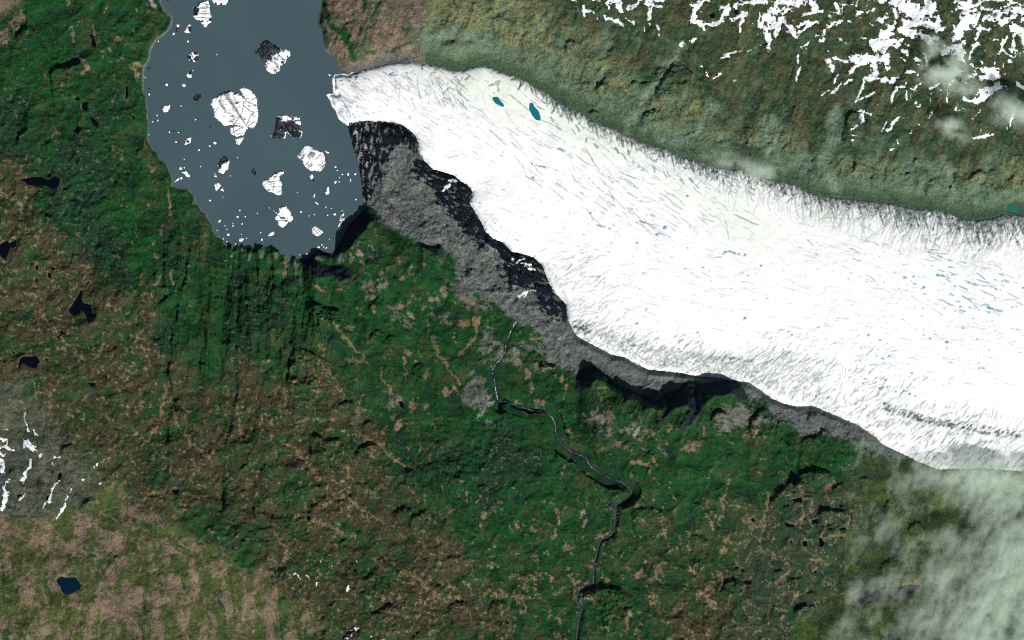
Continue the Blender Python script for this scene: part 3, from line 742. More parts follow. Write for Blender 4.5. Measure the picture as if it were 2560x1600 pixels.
# darker green strip under the north margin
paint((slice(None), slice(None)), 'upland_green', is_north * smooth(34, 4, -sd_glac + 9 * fB) * smooth(1060, 1075, X) * 0.55)
paint((slice(None), slice(None)), 'moraine', is_north * smooth(26, 8, -sd_glac + 8 * fB) * smooth(1060, 1050, X) * 0.7)
# beach along the western shore
bw = np.where(Y < 240, 5.5, 2.2 + 3.5 * smooth(0.1, 0.5, fB))
paint((slice(None), slice(None)), 'moraine', smooth(bw + 1.5, bw - 1.5, -sd_lake) * (X < 640) * (Y < 640) * 0.95)

# gravel and bare slabs spilling from the moraine into the woods
for cx, cy, rx, ry, th in ((1195, 715, 95, 75, 0.05), (1225, 870, 50, 60, 0.22), (1195, 990, 40, 60, 0.18), (1050, 780, 130, 70, 0.36), (930, 700, 110, 80, 0.38), (1850, 1050, 110, 50, 0.15), (1340, 880, 80, 70, 0.22), (1540, 1060, 150, 60, 0.34), (1010, 1020, 120, 60, 0.36)):
    sl, x, y = spots([(cx - rx, cy - ry), (cx + rx, cy + ry)], 20)
    q = 1 - np.hypot((x - cx) / rx, (y - cy) / ry)
    w = smooth(th, th + 0.22, 0.6 * np.minimum(q, 0.5) + 0.55 * fB[sl] + 0.45 * fF[sl] + 0.3 * fE[sl]) * smooth(0, 0.25, q)
    paint(sl, 'tan', w * 0.45)
    paint(sl, 'moraine', w * 0.6)
# moraine and debris
sl, x, y = spots(MORAINE, 30)
sdm = poly_sd(x, y, MORAINE)
m_w = smooth(-8, 8, sdm + 12 * fB[sl] + 9 * fF[sl] + 8 * fE[sl])
strip = smooth(1430, 1470, x) * smooth(1760, 1700, x)
green_strip = strip * smooth(0.05, 0.4, fA[sl] + 0.2 + 0.2 * fC[sl]) * smooth(36, 60, -poly_sd(x, y, GLACIER) + 10 * fB[sl])
paint(sl, 'moraine', m_w * (1 - 0.85 * green_strip) * 0.96)
paint(sl, 'tan', m_w * smooth(0.12, 0.5, fA[sl] + 0.4 * fE[sl]) * 0.22)
calm = 1 - 0.7 * smooth(1400, 1460, x)
rub = (0.8 * fF[sl] + 0.7 * fE[sl]) * calm
m_c = m_w * calm
paint(sl, 'grey_rock_dark', m_c * smooth(0.05, 0.4, -fB[sl] + 0.5 * fE[sl]) * 0.6)
paint(sl, 'dark_rock_and_shade', m_w * smooth(0.26, 0.45, rub) * 0.45)
paint(sl, 'pale_rock', m_w * smooth(0.25, 0.5, -rub) * 0.45)
Z[sl] += m_c * (6 * fB[sl] + 4.5 * fF[sl] + 1.8 * fE[sl])
mor_full = np.zeros(G.shape, np.float32); mor_full[sl] = m_w
deb = np.zeros(G.shape, np.float32)
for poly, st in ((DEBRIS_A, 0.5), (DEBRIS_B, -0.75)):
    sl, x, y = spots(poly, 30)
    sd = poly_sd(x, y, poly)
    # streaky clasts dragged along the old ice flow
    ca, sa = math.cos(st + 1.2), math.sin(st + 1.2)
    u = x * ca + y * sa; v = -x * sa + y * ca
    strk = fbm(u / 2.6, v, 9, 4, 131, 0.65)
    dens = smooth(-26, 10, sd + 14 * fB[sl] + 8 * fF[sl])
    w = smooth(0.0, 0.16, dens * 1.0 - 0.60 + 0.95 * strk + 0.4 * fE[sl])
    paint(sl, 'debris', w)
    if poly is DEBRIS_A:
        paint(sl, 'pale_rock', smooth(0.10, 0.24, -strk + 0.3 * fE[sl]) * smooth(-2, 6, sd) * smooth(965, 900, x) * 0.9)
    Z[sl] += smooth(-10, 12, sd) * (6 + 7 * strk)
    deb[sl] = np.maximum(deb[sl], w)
# scattered dark blocks on the moraine
mb = smooth(0.26, 0.38, 0.7 * fF + 0.6 * fE - 0.06) * mor_full * smooth(1300, 1240, X) * smooth(470, 380, np.hypot(X - 1150, Y - 640))
paint((slice(None), slice(None)), 'debris', mb * 0.9)
paint((slice(None), slice(None)), 'debris', smooth(0, 14, deb * 14) * 0)

# ---- terrain steps
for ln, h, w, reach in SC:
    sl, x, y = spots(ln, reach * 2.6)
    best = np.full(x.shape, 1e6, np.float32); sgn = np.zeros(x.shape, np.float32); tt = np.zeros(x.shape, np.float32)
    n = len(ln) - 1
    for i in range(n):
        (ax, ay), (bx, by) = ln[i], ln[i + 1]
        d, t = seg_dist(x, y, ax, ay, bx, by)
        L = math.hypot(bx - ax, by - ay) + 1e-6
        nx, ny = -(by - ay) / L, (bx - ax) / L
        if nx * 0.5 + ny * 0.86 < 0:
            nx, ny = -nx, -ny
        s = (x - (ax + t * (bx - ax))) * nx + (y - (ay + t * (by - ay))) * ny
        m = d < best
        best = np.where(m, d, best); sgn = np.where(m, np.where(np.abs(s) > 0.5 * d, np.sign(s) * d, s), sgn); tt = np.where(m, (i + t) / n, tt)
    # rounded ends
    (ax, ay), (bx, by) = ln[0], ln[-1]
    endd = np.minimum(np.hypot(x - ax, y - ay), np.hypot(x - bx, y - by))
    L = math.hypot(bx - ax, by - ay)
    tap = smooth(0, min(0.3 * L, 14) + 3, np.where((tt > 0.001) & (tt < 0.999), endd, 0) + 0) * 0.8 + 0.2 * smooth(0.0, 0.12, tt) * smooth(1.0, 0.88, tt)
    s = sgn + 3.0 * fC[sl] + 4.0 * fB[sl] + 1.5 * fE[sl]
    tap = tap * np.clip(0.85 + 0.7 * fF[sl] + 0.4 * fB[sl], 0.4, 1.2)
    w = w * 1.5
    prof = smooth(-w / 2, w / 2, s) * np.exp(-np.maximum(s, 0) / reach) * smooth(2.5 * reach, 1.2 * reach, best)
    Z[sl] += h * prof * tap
    paint(sl, 'dark_rock_and_shade', smooth(w * 0.6, w * 0.2, np.abs(s)) * np.clip(tap, 0, 1) * 0.35)  # shade of the step deepened in the cover colour
for ln, depth, wd in TRENCHES:
    sl, x, y = spots(ln, 50)
    d = line_dist(x + 6 * fB[sl] + 3 * fC[sl] + 4 * wa[sl], y, ln) + 1.5 * fE[sl]
    depth = depth * 0.8 * np.clip(0.7 + 1.2 * fF[sl] + 0.8 * wb[sl], 0.1, 1.3)
    Z[sl] -= (depth * smooth(wd * 1.5, wd * 0.1, d) - depth * 0.35 * np.exp(-d / 26) * smooth(48, 20, d)) * smooth(0, 60, y - ln[0][1]) * smooth(0, 60, ln[-1][1] - y)
    paint(sl, 'dark_forest', smooth(wd * 1.3, 2, d) * 0.35)  # colours the trench darker along its line
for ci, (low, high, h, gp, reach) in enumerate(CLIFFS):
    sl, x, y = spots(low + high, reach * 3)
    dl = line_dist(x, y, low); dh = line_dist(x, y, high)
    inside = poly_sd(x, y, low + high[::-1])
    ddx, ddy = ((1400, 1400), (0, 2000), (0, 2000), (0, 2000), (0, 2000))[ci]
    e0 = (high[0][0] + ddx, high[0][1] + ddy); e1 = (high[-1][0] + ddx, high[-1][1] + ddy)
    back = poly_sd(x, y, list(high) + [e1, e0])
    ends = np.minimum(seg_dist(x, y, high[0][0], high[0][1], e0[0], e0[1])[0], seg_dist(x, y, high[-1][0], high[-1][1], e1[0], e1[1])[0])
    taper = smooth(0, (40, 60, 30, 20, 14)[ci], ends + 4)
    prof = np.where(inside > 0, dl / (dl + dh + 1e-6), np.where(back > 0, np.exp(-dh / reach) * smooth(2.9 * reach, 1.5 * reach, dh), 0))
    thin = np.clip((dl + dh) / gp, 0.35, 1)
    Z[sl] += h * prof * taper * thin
    paint(sl, 'dark_rock_and_shade', smooth(-3, 2, inside + 2 * fC[sl]) * 0.97)  # cliff shadow painted into the rock as a near-black cover
# streaked chutes south of the main cliff
sl, x, y = spots(CLIFFS[1][1], 40)
dh = line_dist(x, y, CLIFFS[1][1])
u = x * 0.5 + y * 0.866; v = x * 0.866 - y * 0.5
v = x * math.cos(0.5) + y * math.sin(0.5)
chut = fbm(v * 1.0, (x * -math.sin(0.5) + y * math.cos(0.5)) / 14, 9, 3, 141, 0.6)
below = smooth(46, 8, dh) * (poly_sd(x, y, CLIFFS[1][0] + CLIFFS[1][1][::-1]) < 0) * (y > 930)
Z[sl] += below * 6 * chut
paint(sl, 'yellow_green', below * smooth(0.0, 0.4, chut) * 0.35)
paint(sl, 'dark_forest', below * smooth(0.0, 0.4, -chut) * 0.5)

# ---- roughness of the ground
rough = 1.6 * cw['G'] + 3.2 * cw['D'] + 1.9 * cw['H'] + 1.2 * cw['P'] + 3.0 * cw['R'] + 2.0 * cw['O'] + 1.0 * cw['g'] + 2.6 * cw['N'] + 2.2 * cw['K'] + 1.2 * cw['C'] + 1.6 * cw['w'] + 1.4 * cw['p']
rough = rough * (1 - 0.5 * mor_full) + 1.4 * mor_full
shore = smooth(0, 10, -sd_lake)
Z += shore * (rough * (1.9 * n_fine + 0.8 * n_tiny) + 10 * n_mid * (1 - 0.6 * cw['g']))
rid = fbm(X * 0.9 + Y * 0.5, (Y - 0.5 * X) * 0.35, 60, 4, 150, 0.6)
Z += shore * cw['N'] * 9 * rid + shore * cw['R'] * 8 * fbm(X * 1.3 + Y * 0.6, (Y - X) * 0.4, 34, 4, 160, 0.6) + shore * cw['O'] * 5 * rid

Z += shore * (cw['G'] + 1.2 * cw['H'] + 1.2 * cw['D'] + cw['K'] + 0.7 * cw['w'] + 0.5 * cw['P']) * 15 * crag * (0.7 + 0.5 * n_big)
spur = fbm(X + 8 * wb, Y * 0.16, 34, 4, 195, 0.55)
sw = smooth(330, 440, X) * smooth(900, 760, X) * smooth(500, 640, Y) * smooth(1020, 860, Y)
Z += shore * sw * 26 * spur
# ribs and gullies of the north wall, square to the ice edge
gu = X * 0.93 + Y * 0.36 + 75 * wa; gv = -X * 0.36 + Y * 0.93 + 75 * wb
rib = 0.75 * fbm(gu, gv * 0.34, 62, 5, 198, 0.6) + 0.45 * (crag - 0.55) + 0.25 * fB
nw = is_north * smooth(1060, 1120, X) * (cw['g'] + cw['O'] + 0.5 * cw['N'])
Z += nw * smooth(6, 60, -sd_glac) * 20 * rib + nw * smooth(6, 40, -sd_glac) * 3.5 * fF
paint((slice(None), slice(None)), 'grey_green', nw * smooth(0.05, 0.35, -rib + 0.2 * fE) * 0.7)
paint((slice(None), slice(None)), 'olive', nw * smooth(0.15, 0.4, rib + 0.35 * fE) * 0.5)
paint((slice(None), slice(None)), 'upland_brown', nw * smooth(0.15, 0.42, 0.5 * rib + 0.7 * fF + 0.35 * smooth(110, 260, -sd_glac)) * 0.6)
paint((slice(None), slice(None)), 'upland_green', nw * smooth(0.25, 0.5, 0.7 * fB + 0.6 * fE) * 0.6)
paint((slice(None), slice(None)), 'dark_rock_and_shade', nw * smooth(0.42, 0.55, 0.7 * fF + 0.55 * fE) * 0.6)
ul = np.exp(-((X - 1200) / 130.0) ** 2 - ((Y - 55) / 70.0) ** 2) * (X > 1060)
paint((slice(None), slice(None)), 'olive', ul * smooth(-0.4, 0.2, fE + fF) * 0.8)
paint((slice(None), slice(None)), 'tan', ul * smooth(0.1, 0.5, fE + 0.6 * fB) * 0.4)
band = is_north * smooth(46, 16, -sd_glac + 16 * fB) * smooth(1058, 1066, X)
paint((slice(None), slice(None)), 'grey_green', is_north * smooth(1058, 1066, X) * smooth(86, 50, -sd_glac + 34 * fB) * 0.65)
paint((slice(None), slice(None)), 'upland_green', band * 0.55)
for ln, w0 in [(T(1280, 0, [(1600, 430), (1500, 600), (1400, 780), (1250, 920), (1150, 1100), (1090, 1250)]), 11), (T(1280, 0, [(1900, 1000), (1800, 1200), (1600, 1330), (1400, 1300)]), 16), (T(1280, 0, [(2350, 1150), (2400, 1300), (2419, 1450)]), 14), (T(1920, 0, [(30, 1150), (60, 1300), (100, 1450)]), 13), (T(1920, 0, [(640, 1050), (600, 1250), (560, 1450)]), 18), (T(1920, 400, [(1640, 20), (1720, 180), (1760, 330)]), 18), (T(1920, 400, [(520, 0), (560, 150), (640, 270)]), 20), (T(1920, 400, [(2320, 0), (2310, 150)]), 8), (T(640, 0, [(1650, 350), (1900, 330), (2200, 400)]), 24), (T(1280, 0, [(130, 340), (220, 270), (270, 240)]), 10)]:
    sl, x, y = spots(ln, 60)
    d = line_dist(x + 16 * wa[sl] + 5 * fB[sl], y + 16 * wb[sl], ln) + 7 * fB[sl] + 3 * fE[sl]
    paint(sl, 'grey_green', smooth(w0 + 5, w0 - 7, d) * 0.8)
    paint(sl, 'pale_rock', smooth(w0 * 0.7, 0, d) * 0.22)
paint((slice(None), slice(None)), 'moraine', nw * smooth(0.3, 0.55, -0.8 * rib - 0.3 * fF) * 0.5)
# ---- lake, glacier bed
dl = -sd_lake
Z = np.where(dl > 0, np.maximum(Z, 0.4) * smooth(0, 14, dl) + np.minimum(Z, 0.6 * dl + 0.05) * (1 - smooth(0, 14, dl)), np.maximum(-12, 0.8 * dl - 0.05))
Z = np.where(sd_glac > 0, np.where(sd_lake > -6, np.minimum(Z, -2), bed_level(X, Y) - 1.2 * np.minimum(sd_glac, 20)), Z)
near = smooth(14, 0, -sd_glac) * (sd_glac <= 0) * (sd_lake < -6)
Z = Z * (1 - near) + bed_level(X, Y) * near

# ---- river bed
rlev = []
for i, (a, b) in enumerate(zip(RIVER[:-1], RIVER[1:])):
    pass


def sample(px, py):
    i = int(np.clip(np.searchsorted(G.xs, px), 0, len(G.xs) - 1)); j = int(np.clip(np.searchsorted(G.ys, py), 0, len(G.ys) - 1))
    return float(Z[j, i])


river_pts = []
rs = random.Random(5)
for (ax, ay), (bx, by) in zip(RIVER[:-1], RIVER[1:]):
    n = max(1, int(math.hypot(bx - ax, by - ay) / 4)) if by < 1720 else 6
    for k in range(n):
        t = k / n
        river_pts.append((ax + (bx - ax) * t + rs.uniform(-.8, .8), ay + (by - ay) * t + rs.uniform(-.8, .8)))
rz = np.array([sample(*p) for p in river_pts])
kk = np.ones(41) / 41
rzs = np.convolve(np.pad(rz, 20, mode='edge'), kk, 'valid')
for p, zz in zip(river_pts, rzs):
    sl, x, y = spots([p], 22)
    d = np.hypot(x - p[0], y - p[1])
    wgt = smooth(20, 6, d) * 0.4
    Z[sl] = Z[sl] * (1 - wgt) + (zz + 1.5 * n_fine[sl]) * wgt
lv = []
cur = 1e9
for p in river_pts:
    cur = min(cur - 0.03, sample(*p) - (3.0 if p[1] < 1200 else 9.0))
    lv.append(cur)
for (p0, p1, l0, l1) in zip(river_pts[:-1], river_pts[1:], lv[:-1], lv[1:]):
    sl, x, y = spots([p0, p1], 26)
    d, t = seg_dist(x, y, p0[0], p0[1], p1[0], p1[1])
    d = np.maximum(0, d + np.where(d > 2, 2.2 * fE[sl] + 3.0 * fB[sl], 0))
    lev = l0 + (l1 - l0) * t
    deep = 1.0 if p0[1] > 1040 else 0.6
    bank = lev - 1.0 + np.maximum(0, d - (1.2 if p0[1] < 1200 else 2.4)) * (2.0 if p0[1] > 1200 else 0.55)
    Z[sl] = np.minimum(Z[sl], np.where(d < 24, np.maximum(bank, lev - 1.5), 1e9))
    paint(sl, 'dark_rock_and_shade', smooth(7.5, 4, d) * 0.25)

# ---- ponds
pond_levels = []
for pts, mat in PONDS:
    sl, x, y = spots(pts, 16)
    sd = poly_sd(x + 1.2 * fC[sl], y + 1.2 * fB[sl], pts)
    ins = Z[sl][sd > 0]
    lev = float(np.percentile(ins, 30)) - 1.0 if ins.size else sample(*pts[0]) - 1
    pond_levels.append(lev)
    z = Z[sl]
    out = np.maximum(-sd, 0)
    zz = (lev + 0.05 + 0.7 * out) * (1 - smooth(0, 12, out)) + z * smooth(0, 12, out)
    Z[sl] = np.where(sd > 0, lev - 0.05 - np.minimum(0.7 * sd, 3), zz)
    paint(sl, 'tan', smooth(5, 1, np.abs(sd + 1.5)) * 0.3 * smooth(0.0, 0.3, fB[sl]))

keep_v = (sd_lake < 10) & (sd_glac < 14)
kf = keep_v[:-1, :-1] | keep_v[1:, :-1] | keep_v[1:, 1:] | keep_v[:-1, 1:]
C = np.clip(C, 0, 2)
C /= np.maximum(C.sum(-1, keepdims=True), 1e-4)
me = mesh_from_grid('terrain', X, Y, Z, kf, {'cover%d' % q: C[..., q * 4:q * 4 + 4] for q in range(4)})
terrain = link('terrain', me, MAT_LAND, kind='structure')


def sheet(name, pts, z, mat, grow=2.5, **props):
    """flat water surface a little wider than its shore"""
    cx = sum(p[0] for p in pts) / len(pts); cy = sum(p[1] for p in pts) / len(pts)
    bm = bmesh.new()
    n = len(pts)
    vs = []
    area = sum(pts[i][0] * pts[(i + 1) % n][1] - pts[(i + 1) % n][0] * pts[i][1] for i in range(n))
    sg = 1 if area > 0 else -1
    for i in range(n):
        ax, ay = pts[i - 1]; bx, by = pts[i]; dx_, dy_ = pts[(i + 1) % n]
        ex, ey = (dx_ - ax), (dy_ - ay); L = math.hypot(ex, ey) + 1e-6
        vs.append(bm.verts.new((float(wx(bx + sg * ey / L * grow)), float(wy(by - sg * ex / L * grow)), z)))
    f = bm.faces.new(vs)
    f.normal_update()
    if f.normal.z < 0:
        bmesh.ops.reverse_faces(bm, faces=[f])
    bmesh.ops.triangulate(bm, faces=[f])
    me = bpy.data.meshes.new(name); bm.to_mesh(me); bm.free()
    return link(name, me, mat, **props)


sheet('lake', LAKE, 0.0, MAT_LAKE, 8.0, kind='structure')
for (pts, mat), lev in zip(PONDS, pond_levels):
    sheet('pond', pts, lev, mat, 2.5, kind='structure')

# river surface
bm = bmesh.new()
prev = None
for i, p in enumerate(river_pts):
    a = river_pts[max(i - 1, 0)]; b = river_pts[min(i + 1, len(river_pts) - 1)]
    dx, dy = b[0] - a[0], b[1] - a[1]; L = math.hypot(dx, dy) + 1e-6
    wd = (0.8 if p[1] < 1200 else 1.5) + 0.45 * math.sin(i * 0.31) + 0.3 * math.sin(i * 0.83) + rs.uniform(-.3, .3)
    l = bm.verts.new((float(wx(p[0] - dy / L * wd)), float(wy(p[1] + dx / L * wd)), lv[i]))
    r = bm.verts.new((float(wx(p[0] + dy / L * wd)), float(wy(p[1] - dx / L * wd)), lv[i]))
    if prev:
        f = bm.faces.new((prev[0], l, r, prev[1]))
        f.normal_update()
        if f.normal.z < 0:
            f.normal_flip()
    prev = (l, r)
me = bpy.data.meshes.new('river'); bm.to_mesh(me); bm.free()
fo = me.attributes.new('foam', 'FLOAT', 'POINT')
fo.data.foreach_set('value', np.repeat(np.array([1.0 if (p[1] < 1000 or 1040 < p[1] < 1090 or 1135 < p[1] < 1170) else (0.2 if p[1] < 1200 else 0.12) for p in river_pts], np.float32), 2))
link('river', me, MAT_RIVER, kind='structure')

# ------------------------------------------------------------------ the glacier
GG = Grid(800, W + 20, 140, 1230, 2.0, (0, 1500, 0, 200))
gX, gY = GG.X, GG.Y
sdg = poly_sd(gX, gY, GLACIER)
gn1 = fbm(gX, gY, 160, 4, 200)
gn2 = fbm(gX, gY, 30, 4, 210, 0.6)
gn3 = fbm(gX, gY, 9, 3, 220, 0.7)
crev = np.zeros(GG.shape, np.float32)     # dark open crevasses and meltwater scars
teal = np.zeros(GG.shape, np.float32)
dark = np.zeros(GG.shape, np.float32)
rg = random.Random(42)


def streak(x0, y0, ang, length, width, dc, dt, bend=0.0):
    pts = [(x0, y0)]
    n = max(2, int(length / 8))
    a = ang
    for k in range(n):
        a += bend / n + rg.uniform(-.18, .18)
        pts.append((pts[-1][0] + math.cos(a) * length / n, pts[-1][1] + math.sin(a) * length / n))
    sl = GG.box(pts, width + 3)
    x, y = gX[sl], gY[sl]
    if x.size == 0:
        return
    d = line_dist(x, y, pts)
    (ax, ay), (bx, by) = pts[0], pts[-1]
    mx, my = (ax + bx) / 2, (ay + by) / 2
    fade = np.clip(1.15 - np.hypot(x - mx, y - my) / (length * 0.55 + width), 0, 1)
    w = smooth(width + 1.2, max(width - 1.2, 0.0), d) * np.minimum(1, fade * 1.8)
    crev[sl] = np.maximum(crev[sl], w * dc)
    teal[sl] = np.maximum(teal[sl], w * dt)


def in_poly(px, py, pts):
    c = False
    n = len(pts)
    for i in range(n):
        ax, ay = pts[i]; bx, by = pts[(i + 1) % n]
        if (ay > py) != (by > py) and px < ax + (py - ay) * (bx - ax) / (by - ay):
            c = not c
    return c


def field(poly, n, ang, spread, lmin, lmax, wmin, wmax, dark_rng, teal_p=0.1, bend=0.3):
    x0 = min(p[0] for p in poly); x1 = max(p[0] for p in poly); y0 = min(p[1] for p in poly); y1 = max(p[1] for p in poly)
    k = 0
    while k < n:
        px, py = rg.uniform(x0, x1), rg.uniform(y0, y1)
        if not in_poly(px, py, poly):
            continue
        k += 1
        a = math.radians(ang + rg.gauss(0, spread))
        q = rg.random() ** 2
        streak(px, py, a, lmin + (lmax - lmin) * q, rg.uniform(wmin, wmax), rg.uniform(*dark_rng), rg.uniform(.35, .8) if rg.random() < teal_p else 0.0, rg.uniform(-bend, bend))


# upper middle: long meltwater scars drawn out along the flow
field([(1130, 200), (1300, 230), (1500, 330), (1700, 400), (1800, 440), (1860, 540), (1700, 600), (1480, 560), (1300, 440), (1160, 320)], 70, 38, 9, 8, 70, .5, 1.6, (.3, .8), .07)
field([(1500, 400), (1760, 420), (1800, 520), (1640, 600), (1480, 500)], 55, 36, 12, 8, 40, .6, 1.8, (.3, .75), .12)
# terminus
field([(840, 195), (1000, 170), (1150, 200), (1180, 330), (1040, 320), (900, 300), (850, 280)], 130, 33, 12, 8, 46, .4, 1.0, (.12, .5), .04)
field([(838, 245), (880, 250), (940, 290), (900, 305), (860, 300)], 60, 45, 30, 6, 22, .4, 1.0, (.4, .8))
field([(960, 175), (1140, 190), (1180, 260), (1000, 240)], 60, 65, 14, 14, 50, .5, 1.3, (.3, .7))
# quiet middle
field([(1060, 330), (1250, 330), (1500, 560), (1900, 640), (2300, 780), (2560, 820), (2560, 960), (2100, 850), (1600, 780), (1400, 650), (1220, 540), (1120, 430)], 150, 14, 12, 5, 40, .3, .9, (.12, .5), .10)
field([(1200, 450), (1700, 600), (2300, 720), (2560, 760), (2560, 900), (1900, 760), (1450, 640)], 110, 12, 22, 4, 10, .4, 1.2, (.3, .7), .3)
# right-hand blue scars
field([(1950, 500), (2300, 570), (2560, 660), (2560, 800), (2250, 760), (1960, 640)], 110, 24, 9, 6, 44, .3, 1.1, (.15, .6), .22)
field([(2280, 600), (2560, 690), (2560, 800), (2350, 760)], 34, 24, 8, 12, 40, .5, 1.5, (.3, .6), .7)
# north edge comb
for x0, x1, cnt, l0, l1, ang, sprd in ((1290, 1480, 26, 12, 34, 70, 22), (1480, 1760, 80, 12, 36, 76, 16), (1760, 1960, 130, 14, 44, 84, 18), (1960, 2180, 150, 14, 60, 100, 18), (2150, 2560, 170, 18, 60, 110, 9), (2260, 2560, 120, 10, 30, 104, 14)):
    for k in range(cnt):
        px = rg.uniform(x0, x1)
        ym = np.interp(px, [p[0] for p in NORTH_MARGIN], [p[1] for p in NORTH_MARGIN])
        off = abs(rg.gauss(0, 1)) * (10 if x1 < 1800 else (28 if x1 < 2200 else 55)) - 3
        streak(px, ym + off, math.radians(ang + rg.gauss(0, sprd)), rg.uniform(l0, l1), rg.uniform(.5, 1.7), rg.uniform(.45, 1.0) * max(.25, 1 - off / 110), 0, rg.uniform(-.5, .5))
for px in np.arange(1290, 1900, 11.0):
    px = px + rg.uniform(-5, 5)
    ym = np.interp(px, [p[0] for p in NORTH_MARGIN], [p[1] for p in NORTH_MARGIN])
    streak(px, ym - 2, math.radians(rg.uniform(62, 108)), rg.uniform(10, 34), rg.uniform(1.4, 3.2), rg.uniform(.75, 1.0), 0, rg.uniform(-.4, 1.1))
    if rg.random() < .5:
        streak(px + rg.uniform(-8, 8), ym + rg.uniform(18, 60), math.radians(rg.uniform(30, 80)), rg.uniform(8, 20), rg.uniform(1.2, 3.0), rg.uniform(.5, .85), rg.choice([0, 0, .25]), rg.uniform(-.6, .6))
for px in np.arange(1900, 2600, 5.5):
    px = px + rg.uniform(-3, 3)
    ym = np.interp(px, [p[0] for p in NORTH_MARGIN], [p[1] for p in NORTH_MARGIN])
    L_ = np.interp(px, [1900, 2100, 2300, 2560], [20, 26, 44, 60])
    streak(px, ym + rg.uniform(-4, 10), math.radians(rg.uniform(96, 118)), rg.uniform(.5, 1.2) * L_, rg.uniform(.9, 2.0), rg.uniform(.6, 1.0), 0, rg.uniform(-.5, .5))
# left southern rim: fine transverse cracks
field([(1330, 630), (1450, 640), (1560, 760), (1620, 830), (1480, 830), (1420, 780), (1370, 690)], 150, -24, 12, 8, 46, .35, .9, (.25, .65), .03)
field([(1090, 400), (1220, 520), (1340, 640), (1300, 630), (1200, 560), (1120, 440)], 120, 40, 30, 4, 16, .4, 1.0, (.2, .5))
# dirty southern rim
field([(1420, 805), (1480, 820), (1700, 880), (1900, 920), (1960, 1000), (1800, 945), (1640, 922), (1520, 880), (1440, 840)], 420, -48, 16, 8, 42, .5, 1.6, (.4, .95), .02)
field([(1480, 830), (1620, 870), (1860, 900), (1880, 950), (1640, 915), (1520, 875)], 160, 30, 16, 10, 36, .8, 2.2, (.35, .75), .02)
field([(1640, 870), (1860, 900), (2060, 980), (2100, 1040), (1960, 1000), (1850, 940)], 300, -50, 14, 8, 38, .4, 1.2, (.35, .8), .05)
# lower right ice fall
field([(1900, 880), (2150, 920), (2350, 1010), (2560, 1060), (2560, 1180), (2340, 1170), (2150, 1060), (1960, 1000)], 420, -46, 13, 6, 34, .4, 1.3, (.3, .85), .08)
field([(1880, 820), (2200, 860), (2400, 960), (2200, 990), (2000, 940)], 160, -32, 10, 6, 30, .4, 1.1, (.25, .65), .2)
field([(1850, 870), (1960, 880), (2060, 960), (1900, 950)], 130, -42, 10, 12, 44, .4, 1.2, (.4, .8), .04)
